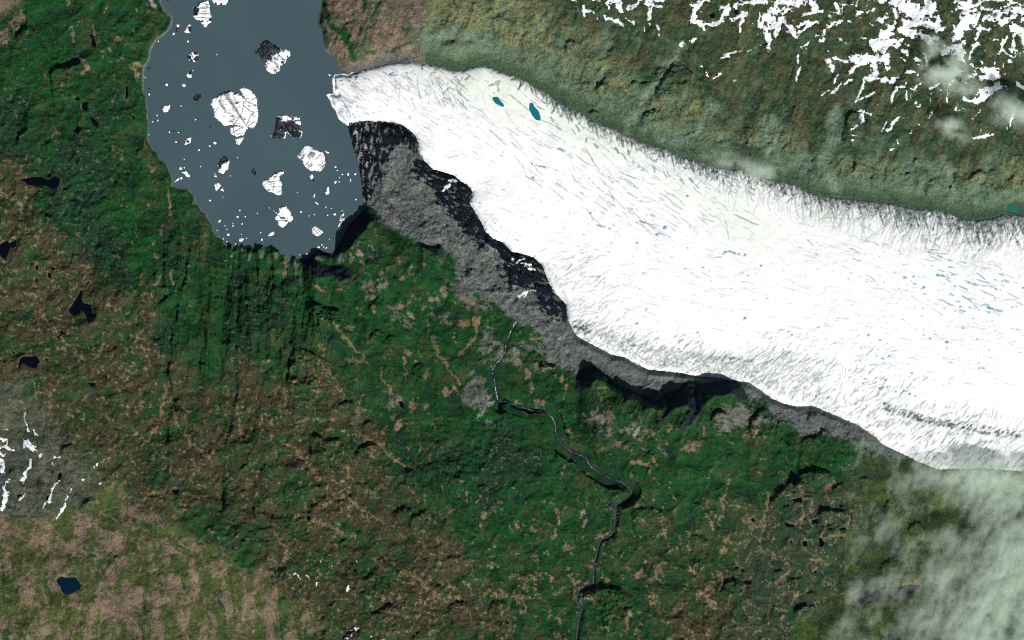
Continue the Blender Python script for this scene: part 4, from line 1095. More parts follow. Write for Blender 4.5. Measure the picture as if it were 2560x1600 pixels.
# individually traced long scars
for pts, wd, dc, dt in [
    (T(640, 0, [(1560, 700), (1640, 820), (1740, 900), (1800, 1000)]), .8, .5, 0), (T(640, 0, [(2240, 870), (2320, 960), (2360, 1050), (2419, 1140)]), 1.2, .6, 0), (T(1280, 0, [(0, 1150), (60, 1230), (200, 1290), (330, 1380), (440, 1410)]), 1.0, .65, 0), (T(1280, 0, [(440, 1410), (520, 1440), (560, 1490)]), 4.0, .6, .25), (T(1280, 0, [(0, 1320), (80, 1400), (110, 1470), (210, 1505)]), 1.0, .5, 0),
    (T(1280, 400, [(190, 30), (260, 55), (340, 65)]), 3, .5, .5), (T(1280, 400, [(540, 90), (590, 180), (640, 240), (750, 300)]), 1.4, .6, .1), (T(1280, 400, [(720, 160), (780, 230), (860, 300), (960, 360), (1060, 460)]), 1.6, .65, 0), (T(1280, 400, [(1090, 310), (1160, 345), (1230, 385)]), 2.2, .6, 0), (T(1280, 400, [(1030, 160), (1100, 190), (1180, 260), (1210, 300)]), 1.2, .6, .2), (T(1280, 400, [(1140, 10), (1180, 50), (1240, 100)]), 2.4, .6, .1), (T(1280, 400, [(800, 620), (870, 625), (930, 650)]), 1.8, .55, .5), (T(1280, 400, [(1450, 900), (1540, 920)]), 1, .5, .2), (T(1280, 400, [(700, 925), (870, 900)]), .8, .55, .0), (T(1280, 400, [(860, 1010), (980, 990), (1100, 980)]), .8, .55, 0), (T(1280, 400, [(760, 1130), (900, 1170), (1150, 1190), (1290, 1260), (1540, 1300), (1790, 1370), (2080, 1420)]), .5, .45, 0), (T(1280, 400, [(550, 830), (600, 820), (650, 800)]), 1.2, .6, 0), (T(1280, 400, [(1210, 1430), (1270, 1405)]), 1.8, .7, .3), (T(1280, 400, [(1990, 875), (2060, 865), (2190, 890)]), 3, .6, .4),
    (T(1920, 400, [(880, 750), (980, 780), (1070, 800), (1240, 860)]), .9, .6, .1), (T(1920, 400, [(1490, 855), (1580, 895), (1700, 940)]), 2.4, .7, .4), (T(1920, 400, [(1590, 1075), (1690, 1105)]), 2, .6, .6), (T(1920, 400, [(1850, 1130), (1960, 1175), (2100, 1200), (2190, 1230)]), 1.6, .6, .4), (T(1920, 400, [(2060, 1385), (2190, 1425)]), 3, .6, .5), (T(1920, 400, [(1760, 1405), (1860, 1432)]), 1.8, .65, .5), (T(1920, 400, [(2120, 1120), (2240, 1150)]), 1.6, .6, .2), (T(1920, 400, [(1970, 1010), (2050, 1025)]), 1.4, .7, .2), (T(1920, 400, [(640, 1495), (760, 1490)]), 1, .7, .2), (T(1920, 400, [(500, 515), (640, 540), (860, 570)]), 1.0, .55, 0), (T(1920, 400, [(400, 480), (520, 570), (680, 640)]), .9, .55, 0), (T(1920, 400, [(360, 750), (520, 780), (640, 825), (800, 870), (960, 900)]), .7, .5, 0),
    (T(1920, 800, [(1640, 350), (1760, 375), (1890, 405)]), .7, .5, 0), (T(1920, 800, [(1040, 640), (1130, 625)]), 3.4, .6, .6), (T(1920, 800, [(1980, 455), (2030, 440)]), 2.2, .7, .3), (T(1920, 800, [(810, 155), (850, 140)]), 2.0, .75, 0), (T(1920, 800, [(240, 500), (380, 555), (520, 610), (620, 650), (780, 680)]), .8, .7, 0), (T(1920, 800, [(1310, 785), (1330, 765)]), 2, .7, 0),
    (T(640, 0, [(740, 755), (820, 750), (900, 765), (940, 790)]), 1.4, .8, 0), (T(640, 0, [(750, 825), (850, 855), (910, 880)]), .8, .65, 0), (T(640, 0, [(1270, 700), (1320, 695)]), 4, .95, 0), (T(640, 0, [(1440, 740), (1420, 690), (1490, 660)]), 1.8, .85, 0), (T(640, 0, [(1770, 890), (1810, 850), (1810, 780)]), 2.5, .75, .05), (T(640, 0, [(1890, 830), (1920, 870), (2010, 960)]), 2.0, .65, .1), (T(640, 0, [(2200, 810), (2290, 760), (2290, 860)]), 3.0, .6, .15), (T(640, 0, [(2310, 740), (2280, 790), (2230, 800)]), 2.0, .7, 0), (T(640, 0, [(940, 690), (945, 730)]), 4.5, 1, 0), (T(640, 0, [(1560, 600), (1570, 650)]), 2, .9, 0), (T(640, 0, [(1640, 700), (1690, 670), (1700, 640)]), 4, .65, .05), (T(640, 0, [(1860, 680), (1900, 740), (2000, 740), (2010, 700)]), 3, .7, .05),
]:
    for a, b in zip(pts[:-1], pts[1:]):
        sl = GG.box([a, b], wd + 4)
        d = seg_dist(gX[sl] + 2.5 * gn3[sl] + 4 * gn2[sl], gY[sl] + 5 * gn2[sl] - 2 * gn3[sl], a[0], a[1], b[0], b[1])[0] if sl[0] else 0
        w = smooth(wd + 1.2, max(wd - 1.0, 0), d * (1 + 0.9 * gn3[sl]) + 1.5 * gn2[sl]) * smooth(-0.45, 0.1, gn3[sl] + 0.8 * gn2[sl])
        crev[sl] = np.maximum(crev[sl], w * dc); teal[sl] = np.maximum(teal[sl], w * dt)
# dirt bands
for pts, wd, amt in [
    (T(1920, 800, [(1050, 800), (1200, 850), (1400, 910), (1600, 965), (1850, 1000), (2100, 1050), (2350, 1080)]), 10, 1.0), (T(1920, 800, [(1700, 1040), (1900, 1040)]), 9, .6), (T(1920, 800, [(1000, 970), (1300, 970), (1450, 990)]), 6, .45), (T(1920, 800, [(1130, 1100), (1240, 1080)]), 7, .45),
    (T(1280, 800, [(560, 150), (620, 40), (700, 60), (720, 150)]), 12, .85), (T(1280, 800, [(780, 110), (900, 150), (1000, 180), (1120, 200)]), 6, .6), (T(1280, 800, [(1280, 280), (1450, 300), (1620, 310), (1800, 330)]), 5, .6), (T(1280, 800, [(1800, 370), (2000, 355), (2250, 375)]), 5, .7), (T(1280, 800, [(1900, 470), (2050, 460)]), 8, .5), (T(1280, 800, [(1560, 360), (1640, 340)]), 9, .5), (T(1280, 800, [(1010, 240), (1060, 300)]), 5, .7), (T(1280, 800, [(1300, 400), (1420, 450)]), 7, .5),
    (T(1280, 400, [(320, 980), (420, 1130), (480, 1250), (520, 1370)]), 6, .3), ]:
    sl = GG.box(pts, wd + 20)
    d = line_dist(gX[sl] + 6 * gn2[sl], gY[sl] + 6 * gn2[sl], pts)
    u = gX[sl] * 0.72 - gY[sl] * 0.69; v = gX[sl] * 0.69 + gY[sl] * 0.72
    st = fbm(u / 3.2, v, 7, 3, 230, .65)
    w = smooth(wd + 6, wd - 4, d) * smooth(-0.3, 0.2, st) * min(1.0, amt * 1.2)
    crev[sl] = np.maximum(crev[sl], w)
# grimy fringe along the rims
fr = smooth(6, 0, sdg + 6 * gn2) * smooth(-0.2, 0.3, gn3 + 0.5 * gn2)
onlake = poly_sd(gX, gY, [(p[0], p[1]) for p in TERMINUS] + [(780, 160), (780, 320)])
crev = np.maximum(crev, fr * 0.75 * (onlake < -6))
rim = smooth(16, 0, sdg) * smooth(0.1, 0.4, gn2 + 0.6 * gn3) * 0.5 * (onlake < -6)
crev = np.maximum(crev, rim)
# deep blue melt holes
for bx, by, r in [(p[0], p[1], r) for p, r in zip(T(1280, 400, [(1172, 780), (1440, 635), (1370, 698), (1650, 340), (200, 165), (2350, 995), (2200, 1490), (740, 498), (1130, 465)]) + T(1280, 800, [(1152, 240), (1195, 235), (1218, 225), (1175, 30), (2030, 50), (1750, 112), (2120, 148)]) + T(1920, 400, [(1580, 740), (1285, 1105), (1368, 1097), (1760, 1190), (1458, 1200), (1595, 1228), (1045, 912), (1590, 1085), (1800, 1385), (2400, 1210), (2130, 1295), (1380, 1166)]) + T(1920, 800, [(460, 68), (542, 30), (940, 136), (1675, 205), (1050, 187), (1462, 140), (1525, 172), (1020, 540), (1100, 560), (1350, 495), (1075, 362), (1135, 335), (1200, 670), (1270, 660), (1330, 690), (1380, 715)]),
                              [5, 6, 4, 4, 5, 4, 4, 2.5, 4] + [5, 3, 3, 3.5, 2.5, 3, 2.5] + [4, 5, 4, 4, 4, 3, 2.5, 5, 4, 4, 4, 4] + [3, 3.5, 4, 5, 3.5, 3, 4.5, 4, 5, 4, 2.5, 2.5, 3.5, 3, 3.5, 4])]:
    sl = GG.box([(bx, by)], r * 3)
    x, y = gX[sl], gY[sl]
    d = np.hypot((x - bx) * 0.8 + (y - by) * 0.25, (y - by) * 1.25) + 3 * gn3[sl] + 2 * gn2[sl]
    teal[sl] = np.maximum(teal[sl], smooth(r, r * 0.45, d) * 0.9)
def lines(ang, stretch, wl, seed, lo, hi):
    a_ = math.radians(ang)
    uu = gX * math.cos(a_) + gY * math.sin(a_) + 16 * gn1; vv = -gX * math.sin(a_) + gY * math.cos(a_) + 10 * gn1
    return smooth(lo, hi, fbm(uu / stretch, vv, wl, 3, seed, .75))


ym_n = np.interp(gX, [p[0] for p in NORTH_MARGIN], [p[1] for p in NORTH_MARGIN])
ym_s = np.interp(gX, [1420, 1560, 1700, 1900, 2068, 2206, 2343, 2560], [800, 893, 932, 972, 1030, 1112, 1173, 1178])
dn_, ds_ = gY - ym_n, ym_s - gY
wU = smooth(330, 120, dn_ + 60 * gn1) * smooth(2200, 1500, gX)
wE = smooth(2060, 2300, gX) * smooth(150, 20, dn_ + 40 * gn2)
wS = smooth(1880, 2050, gX) * smooth(190, 60, ds_ + 70 * gn1)
wM = smooth(1350, 1500, gX) * smooth(150, 40, ds_ + 40 * gn1) * smooth(2000, 1850, gX)
wT = smooth(1150, 950, gX)
crev = np.maximum(crev, lines(37, 15, 6, 601, .20, .60) * (0.10 + 0.45 * wU) * (1 - wE))
crev = np.maximum(crev, lines(14, 15, 6, 611, .24, .62) * 0.30 * (1 - wU) * (1 - wE) * (1 - wS))
crev = np.maximum(crev, lines(108, 5, 8, 621, .02, .40) * 0.95 * wE)
crev = np.maximum(crev, lines(-45, 7, 6.0, 631, .10, .48) * 0.7 * wS)
crev = np.maximum(crev, lines(-42, 6, 6.5, 641, .12, .45) * 0.7 * wM)
crev = np.maximum(crev, lines(30, 6, 6.5, 651, .22, .52) * 0.55 * wT)
teal = np.maximum(teal, lines(20, 6, 8, 661, .48, .62) * 0.45 * smooth(2000, 2300, gX) * smooth(1000, 850, gY) * smooth(60, 160, dn_))
# grimy comb at the very rim
comb = fbm(gX * 1.0 - 0.25 * dn_, gY * 0.12, 10, 3, 671, .65)
reach_n = np.interp(gX, [900, 1300, 1480, 1700, 1900, 2100, 2300, 2560], [6, 16, 26, 26, 30, 34, 46, 60])
crev = np.maximum(crev, smooth(reach_n * 0.72, reach_n * 0.45, dn_ + reach_n * 1.5 * comb) * smooth(1250, 1400, gX) * 0.9 * (dn_ > -6))
crev *= np.clip(0.9 + 0.5 * gn3, 0.4, 1.2)
gZ = bed_level(gX, gY) + np.where(sdg > 0, 34 * (1 - np.exp(-sdg / 60.0)) + 10 * (1 - np.exp(-sdg / 5.0)), 1.6 * sdg) + smooth(0, 60, sdg) * (6 * gn1 + 1.6 * gn2) + smooth(0, 20, sdg) * 0.5 * gn3
gZ = np.where((sdg > 0) & (onlake > -14), np.maximum(gZ * smooth(-2, 7, sdg), -1), gZ)
gZ -= 3.5 * crev + 3.0 * teal
cream = np.zeros_like(crev)
for cx, cy, rx, ry, a_ in ((1230, 225, 170, 60, .9), (1480, 350, 170, 60, .6), (1840, 545, 110, 55, 1.0), (1700, 480, 120, 50, .5), (2100, 560, 200, 40, .35)):
    cream = np.maximum(cream, a_ * np.exp(-((gX - cx) / rx) ** 2 - ((gY - cy - 0.45 * (gX - cx)) / ry) ** 2))
ice = np.stack([np.clip(crev, 0, 1), np.clip(teal, 0, 1), dark, np.clip(cream * (1 + 0.6 * gn2), 0, 1)], -1)
kv = sdg > -5
kf = kv[:-1, :-1] & kv[1:, :-1] & kv[1:, 1:] & kv[:-1, 1:]
me = mesh_from_grid('glacier', gX, gY, gZ, kf, {'ice': ice})
link('glacier', me, MAT_GLACIER, kind='structure')


def gsample(px, py):
    i = int(np.searchsorted(GG.xs, px)); j = int(np.searchsorted(GG.ys, py))
    return float(gZ[j, i])


# two lakes of meltwater on the ice, lying in shallow basins
for pts in (T(640, 0, [(2250, 930), (2290, 935), (2345, 1000), (2330, 1012), (2260, 975), (2243, 950)]), T(1280, 0, [(175, 995), (200, 988), (215, 1020), (255, 1060), (270, 1120), (260, 1142), (225, 1132), (190, 1090), (168, 1040)])):
    cx = sum(p[0] for p in pts) / len(pts); cy = sum(p[1] for p in pts) / len(pts)
    lvl = max(gsample(*p) for p in pts + [(cx, cy)]) + 1.0
    sheet('meltwater_pond', pts, lvl, MAT_MELT, 0.5, kind='structure')

# ------------------------------------------------------------------ snow patches
SNOW = []


def strokes(tx, ty, lst):
    for q in lst:
        pts = T(tx, ty, [(q[0], q[1]), (q[2], q[3])])
        SNOW.append((pts[0], pts[1], q[4] / ZF))


strokes(1280, 0, [(560, 5, 600, 20, 8), (670, 60, 680, 150, 22), (690, 120, 740, 110, 15), (730, 5, 830, 10, 12), (885, 30, 910, 80, 15), (870, 150, 890, 190, 18), (890, 180, 980, 210, 18), (930, 20, 1010, 20, 28), (1010, 40, 1050, 120, 26), (990, 190, 1040, 250, 18), (1090, 190, 1130, 220, 20), (1110, 80, 1190, 40, 24), (1200, 0, 1420, 5, 20), (1270, 40, 1330, 60, 25), (1310, 60, 1290, 180, 20), (1370, 60, 1420, 75, 12), (1245, 260, 1250, 310, 7), (1300, 235, 1302, 250, 8), (1365, 235, 1380, 290, 9), (1385, 335, 1388, 345, 9), (770, 130, 775, 140, 10), (800, 180, 810, 210, 8), (1830, 0, 1740, 60, 25), (1730, 60, 1720, 190, 30), (1700, 200, 1800, 240, 30), (1780, 230, 1810, 300, 16), (1830, 235, 1880, 240, 18), (1890, 240, 1990, 220, 25), (1960, 210, 2010, 120, 22), (1960, 90, 2050, 80, 22), (2030, 90, 2030, 160, 18), (2080, 185, 2210, 140, 22), (2170, 150, 2150, 300, 14), (2110, 80, 2150, 20, 22), (2160, 40, 2380, 30, 22), (2330, 130, 2320, 200, 12), (2330, 290, 2310, 340, 6), (2419, 160, 2340, 240, 30), (2400, 280, 2419, 460, 25), (1700, 400, 1730, 370, 14), (1980, 545, 2030, 530, 14), (1990, 520, 2170, 480, 5), (2210, 490, 2340, 430, 5), (1830, 700, 1845, 740, 12), (1900, 740, 1960, 710, 14), (1760, 640, 1780, 645, 8), (2080, 760, 2110, 755, 9), (1590, 440, 1610, 400, 20)])
strokes(1920, 0, [(0, 110, 60, 80, 20), (60, 30, 320, 20, 32), (60, 120, 200, 100, 26), (40, 200, 30, 240, 40), (110, 190, 70, 330, 32), (10, 330, 5, 430, 20), (140, 200, 250, 340, 26), (250, 330, 440, 205, 20), (260, 250, 380, 215, 18), (400, 20, 440, 80, 32), (330, 140, 500, 110, 16), (570, 130, 680, 130, 11), (630, 50, 660, 120, 20), (700, 60, 740, 50, 18), (850, 0, 820, 70, 13), (820, 140, 880, 125, 11), (930, 120, 1000, 100, 13), (540, 250, 700, 215, 14), (530, 280, 520, 350, 14), (480, 390, 530, 370, 11), (1040, 20, 1080, 10, 20), (1160, 30, 1250, 60, 38), (1180, 100, 1200, 170, 20), (1250, 40, 1400, 150, 60), (1400, 120, 1530, 90, 52), (1490, 20, 1520, 100, 32), (1460, 190, 1400, 230, 38), (1020, 190, 1110, 170, 16), (1290, 230, 1380, 220, 38), (1500, 230, 1590, 260, 40), (1590, 180, 1570, 300, 28), (1090, 290, 1180, 240, 28), (1080, 340, 1140, 330, 34), (1250, 300, 1370, 320, 42), (970, 400, 1200, 420, 36), (1040, 300, 1060, 400, 20), (1000, 450, 1100, 460, 38), (1400, 340, 1590, 370, 18), (1440, 340, 1500, 420, 20), (1260, 480, 1300, 530, 24), (800, 560, 1110, 560, 48), (850, 600, 780, 680, 24), (1000, 620, 1000, 700, 28), (560, 580, 590, 650, 28), (620, 560, 740, 590, 15), (310, 460, 400, 400, 14), (280, 540, 270, 590, 16), (300, 630, 265, 770, 13), (1380, 570, 1420, 580, 18), (1290, 700, 1360, 690, 22), (1160, 750, 1230, 740, 11), (910, 740, 1180, 770, 22), (890, 780, 830, 960, 15), (850, 950, 990, 880, 13), (1150, 960, 1200, 830, 20), (1190, 830, 1280, 830, 12), (1290, 880, 1290, 950, 11), (1340, 910, 1342, 930, 10), (1380, 850, 1430, 800, 15), (1510, 850, 1600, 800, 13), (1520, 900, 1520, 960, 8), (1690, 830, 1680, 980, 9), (1700, 800, 1740, 760, 11), (1640, 500, 1780, 450, 40), (1780, 450, 1820, 580, 36), (1820, 560, 1860, 610, 18), (1480, 540, 1490, 620, 15), (1750, 30, 1900, 70, 24), (1760, 100, 2000, 40, 20), (1830, 130, 1960, 100, 18), (1990, 10, 2010, 100, 13), (2010, 20, 2200, 10, 14), (1900, 170, 1780, 330, 56), (1840, 400, 1830, 430, 11), (1730, 390, 1780, 360, 16), (1920, 240, 1980, 140, 24), (1950, 280, 2090, 290, 15), (1980, 260, 1950, 370, 22), (2020, 190, 2080, 160, 16), (2080, 200, 2250, 100, 22), (2040, 100, 2100, 95, 14), (2120, 120, 2280, 80, 14), (2180, 235, 2300, 160, 28), (2300, 110, 2400, 130, 34), (2240, 20, 2419, 80, 14), (2300, 280, 2419, 330, 46), (2310, 340, 2310, 490, 18), (2390, 350, 2419, 450, 24), (2230, 370, 2180, 490, 18), (2200, 490, 2310, 550, 11), (2400, 505, 2410, 515, 14), (1980, 420, 1900, 500, 22), (1900, 520, 1890, 560, 13), (2210, 600, 2200, 650, 9), (1910, 630, 1990, 650, 14), (2010, 660, 2140, 680, 32), (2000, 740, 2150, 730, 28), (2000, 860, 2170, 820, 42), (1960, 960, 2080, 890, 32), (1830, 940, 1930, 950, 20), (1890, 730, 1940, 710, 18), (2360, 800, 2419, 850, 20), (2400, 670, 2405, 690, 14), (1380, 975, 1385, 985, 13), (1430, 1000, 1410, 1020, 13), (1540, 1050, 1500, 1120, 9), (1620, 990, 1610, 1030, 7), (1780, 990, 1760, 1040, 11), (1780, 1040, 1790, 1045, 11), (1990, 1040, 1930, 1130, 9), (850, 1060, 960, 1085, 14), (860, 1060, 870, 1140, 22), (880, 1150, 780, 1220, 11), (1230, 1110, 1160, 1180, 16), (1120, 1130, 1060, 1250, 10), (1120, 1230, 1160, 1210, 13), (770, 1275, 820, 1295, 9), (785, 1330, 795, 1335, 11), (1350, 1240, 1330, 1270, 7), (1405, 1190, 1415, 1190, 9), (1220, 1330, 1220, 1350, 9), (1140, 1430, 1180, 1405, 9), (2300, 1090, 2270, 1190, 14), (2240, 1210, 2240, 1230, 8), (1910, 1310, 2110, 1280, 14), (2000, 1240, 2000, 1260, 9), (2140, 1185, 2140, 1200, 9), (660, 710, 610, 790, 9), (680, 800, 610, 880, 18), (780, 770, 720, 800, 14), (500, 900, 560, 860, 9)])
strokes(0, 800, [(240, 880, 235, 960, 7), (245, 970, 265, 1050, 16), (320, 1040, 350, 1090, 14), (225, 1130, 230, 1200, 14), (240, 1150, 310, 1190, 28), (310, 1200, 360, 1225, 13), (0, 1120, 60, 1140, 14), (10, 1210, 60, 1190, 28), (60, 1210, 120, 1220, 18), (0, 1260, 40, 1280, 14), (10, 1320, 30, 1430, 24), (280, 1330, 285, 1400, 18), (270, 1400, 220, 1512, 22), (400, 1270, 380, 1300, 15), (520, 1300, 575, 1285, 11), (498, 1340, 502, 1350, 13), (890, 1385, 925, 1355, 8), (785, 1500, 795, 1500, 14), (85, 1500, 95, 1500, 11), (20, 1040, 70, 1030, 9)])
strokes(0, 1200, [(70, 10, 30, 80, 16), (40, 90, 50, 170, 22), (50, 180, 20, 280, 18), (220, 0, 225, 30, 11), (560, 10, 500, 90, 14), (490, 100, 470, 200, 14), (440, 210, 480, 215, 11), (425, 225, 410, 270, 11), (250, 130, 180, 190, 10), (670, 85, 668, 115, 11), (650, 160, 600, 250, 10), (600, 250, 545, 370, 10), (970, 15, 940, 45, 8)])
strokes(640, 1200, [(938, 755, 942, 765, 13), (870, 1005, 860, 1045, 12), (580, 960, 575, 1010, 9), (360, 880, 420, 930, 8), (470, 890, 500, 915, 8), (725, 795, 726, 805, 9), (835, 1490, 850, 1495, 16), (870, 1440, 950, 1390, 9), (900, 1470, 980, 1390, 9), (1258, 1458, 1262, 1462, 8), (1190, 1512, 1210, 1505, 14), (1095, 1470, 1105, 1470, 8), (620, 750, 622, 770, 7)])
strokes(640, 400, [(1760, 290, 1840, 230, 16), (1830, 200, 1930, 185, 12), (1690, 100, 1720, 120, 6), (1740, 620, 1780, 605, 8)])
strokes(1280, 400, [(30, 970, 110, 930, 12), (80, 980, 190, 1000, 12), (120, 1010, 220, 1040, 10), (60, 1290, 130, 1250, 18), (150, 1250, 230, 1240, 10), (0, 940, 60, 930, 8)])

sf = np.full(G.shape, -50.0, np.float32)
snw = 3.2 * fbm(X, Y, 20, 4, 300, 0.62) + 2.2 * fbm(X * 0.9 + Y * 0.45, (Y - 0.5 * X) * 1.0, 7, 2, 310)
for (a, b, r) in SNOW:
    sl, x, y = spots([a, b], r + 14)
    k_ = min(1.0, 0.35 + r * 0.09)
    d = seg_dist(x + k_ * (9 * fB[sl] + 6 * fF[sl] + 3 * fC[sl]), y + k_ * (7 * fF[sl] - 8 * fC[sl] + 5 * wb[sl]), a[0], a[1], b[0], b[1])[0]
    sf[sl] = np.maximum(sf[sl], r * 1.0 - d + snw[sl] * (0.4 + min(r, 14) * 0.06) + fE[sl] * (1.0 + 0.36 * min(r, 12)))
# scattered scraps of snow on the high ground in the north-east
scr = fbm(X * 0.8 + Y * 0.5, (Y - 0.55 * X) * 1.25, 26, 4, 320, 0.6)
hi = smooth(470, 60, Y + 0.55 * (2250 - np.clip(X, 0, 2250)))
sf = np.maximum(sf, (scr + 0.25 * fE - 0.74 + 0.44 * hi) * 22 * (hi > 0.05) - 2.0 * (1 - hi))
sf = np.where((sd_lake > -4) | (sd_glac > -3), -50, sf)
sf = np.where((X < -160) | (X > W + 160) | (Y < -160) | (Y > H + 60), -50, sf)
hole = fbm(X, Y, 14, 3, 330, .65)
sf = np.where(sf > 4, sf - 9 * smooth(0.42, 0.6, hole), sf)
on = sf > -1.2
face = on[:-1, :-1] & on[1:, :-1] & on[1:, 1:] & on[:-1, 1:]
fj, fi = np.nonzero(face)
lab = -np.ones(face.shape, np.int32)
comps = []
fset = face
for j0, i0 in zip(fj.tolist(), fi.tolist()):
    if lab[j0, i0] >= 0:
        continue
    k = len(comps); stack = [(j0, i0)]; lab[j0, i0] = k; cells = []
    while stack:
        j, i = stack.pop(); cells.append((j, i))
        for jj, ii in ((j + 1, i), (j - 1, i), (j, i + 1), (j, i - 1)):
            if 0 <= jj < face.shape[0] and 0 <= ii < face.shape[1] and fset[jj, ii] and lab[jj, ii] < 0:
                lab[jj, ii] = k; stack.append((jj, ii))
    comps.append(cells)
sz = Z + np.clip(sf * 0.7, -1.2, 2.2)
sdep = np.repeat(np.clip(sf / 3.0, 0, 1)[..., None], 4, -1)
vis = []
for k, cells in enumerate(comps):
    js = [c[0] for c in cells]; is_ = [c[1] for c in cells]
    if (sf[min(js):max(js) + 2, min(is_):max(is_) + 2] > 0.15).any():
        vis.append((len(cells), k))
vis.sort(reverse=True)
rest = set()
for rank, (n, k) in enumerate(vis):
    if rank >= 270 or n < 6:
        rest.add(k); continue
    cells = comps[k]
    js = [c[0] for c in cells]; is_ = [c[1] for c in cells]
    j0, j1, i0, i1 = min(js), max(js) + 2, min(is_), max(is_) + 2
    sub = (slice(j0, j1), slice(i0, i1))
    me = mesh_from_grid('snow_patch', X[sub], Y[sub], sz[sub], lab[j0:j1 - 1, i0:i1 - 1] == k, {'depth': sdep[sub]})
    cx, cy = float(np.mean(G.xs[is_])), float(np.mean(G.ys[js]))
    if cx > 1050 and 380 < cy < 800 and cx < 1450:
        lb, gr_, ct, nm = 'sliver of white ice left in the black debris beside the glacier', 'ice slivers in the debris', 'ice', 'ice_sliver'
    elif cx < 350:
        lb, gr_, ct, nm = 'white snow patch on the grey rocky rise below the moorland pools', 'snow on the grey rise', 'snow', 'snow_patch'
    elif cx < 1200 and cy > 1000:
        lb, gr_, ct, nm = 'tiny white snow scrap on the brown heath', 'snow scraps on the heath', 'snow', 'snow_patch'
    elif n > 1500:
        lb, gr_, ct, nm = ('largest', 'second largest', 'third largest', 'fourth largest', 'fifth largest', 'sixth largest')[min(rank, 5)] + ' snowfield spread over the upland above the glacier', 'broad snowfields on the upland', 'snow', 'snow_patch'
    else:
        lb, gr_, ct, nm = 'white snow patch lying on the green and brown upland above the glacier', 'snow patches on the upland', 'snow', 'snow_patch'
    link(nm, me, MAT_SNOW, label=lb, category=ct, group=gr_)
mask = np.isin(lab, list(rest)) if rest else np.zeros_like(face)
if mask.any():
    me = mesh_from_grid('snow_scraps', X, Y, sz, mask, {'depth': sdep})
    link('snow_scraps', me, MAT_SNOW, kind='stuff', label='countless small scraps of snow scattered over the upland', category='snow')

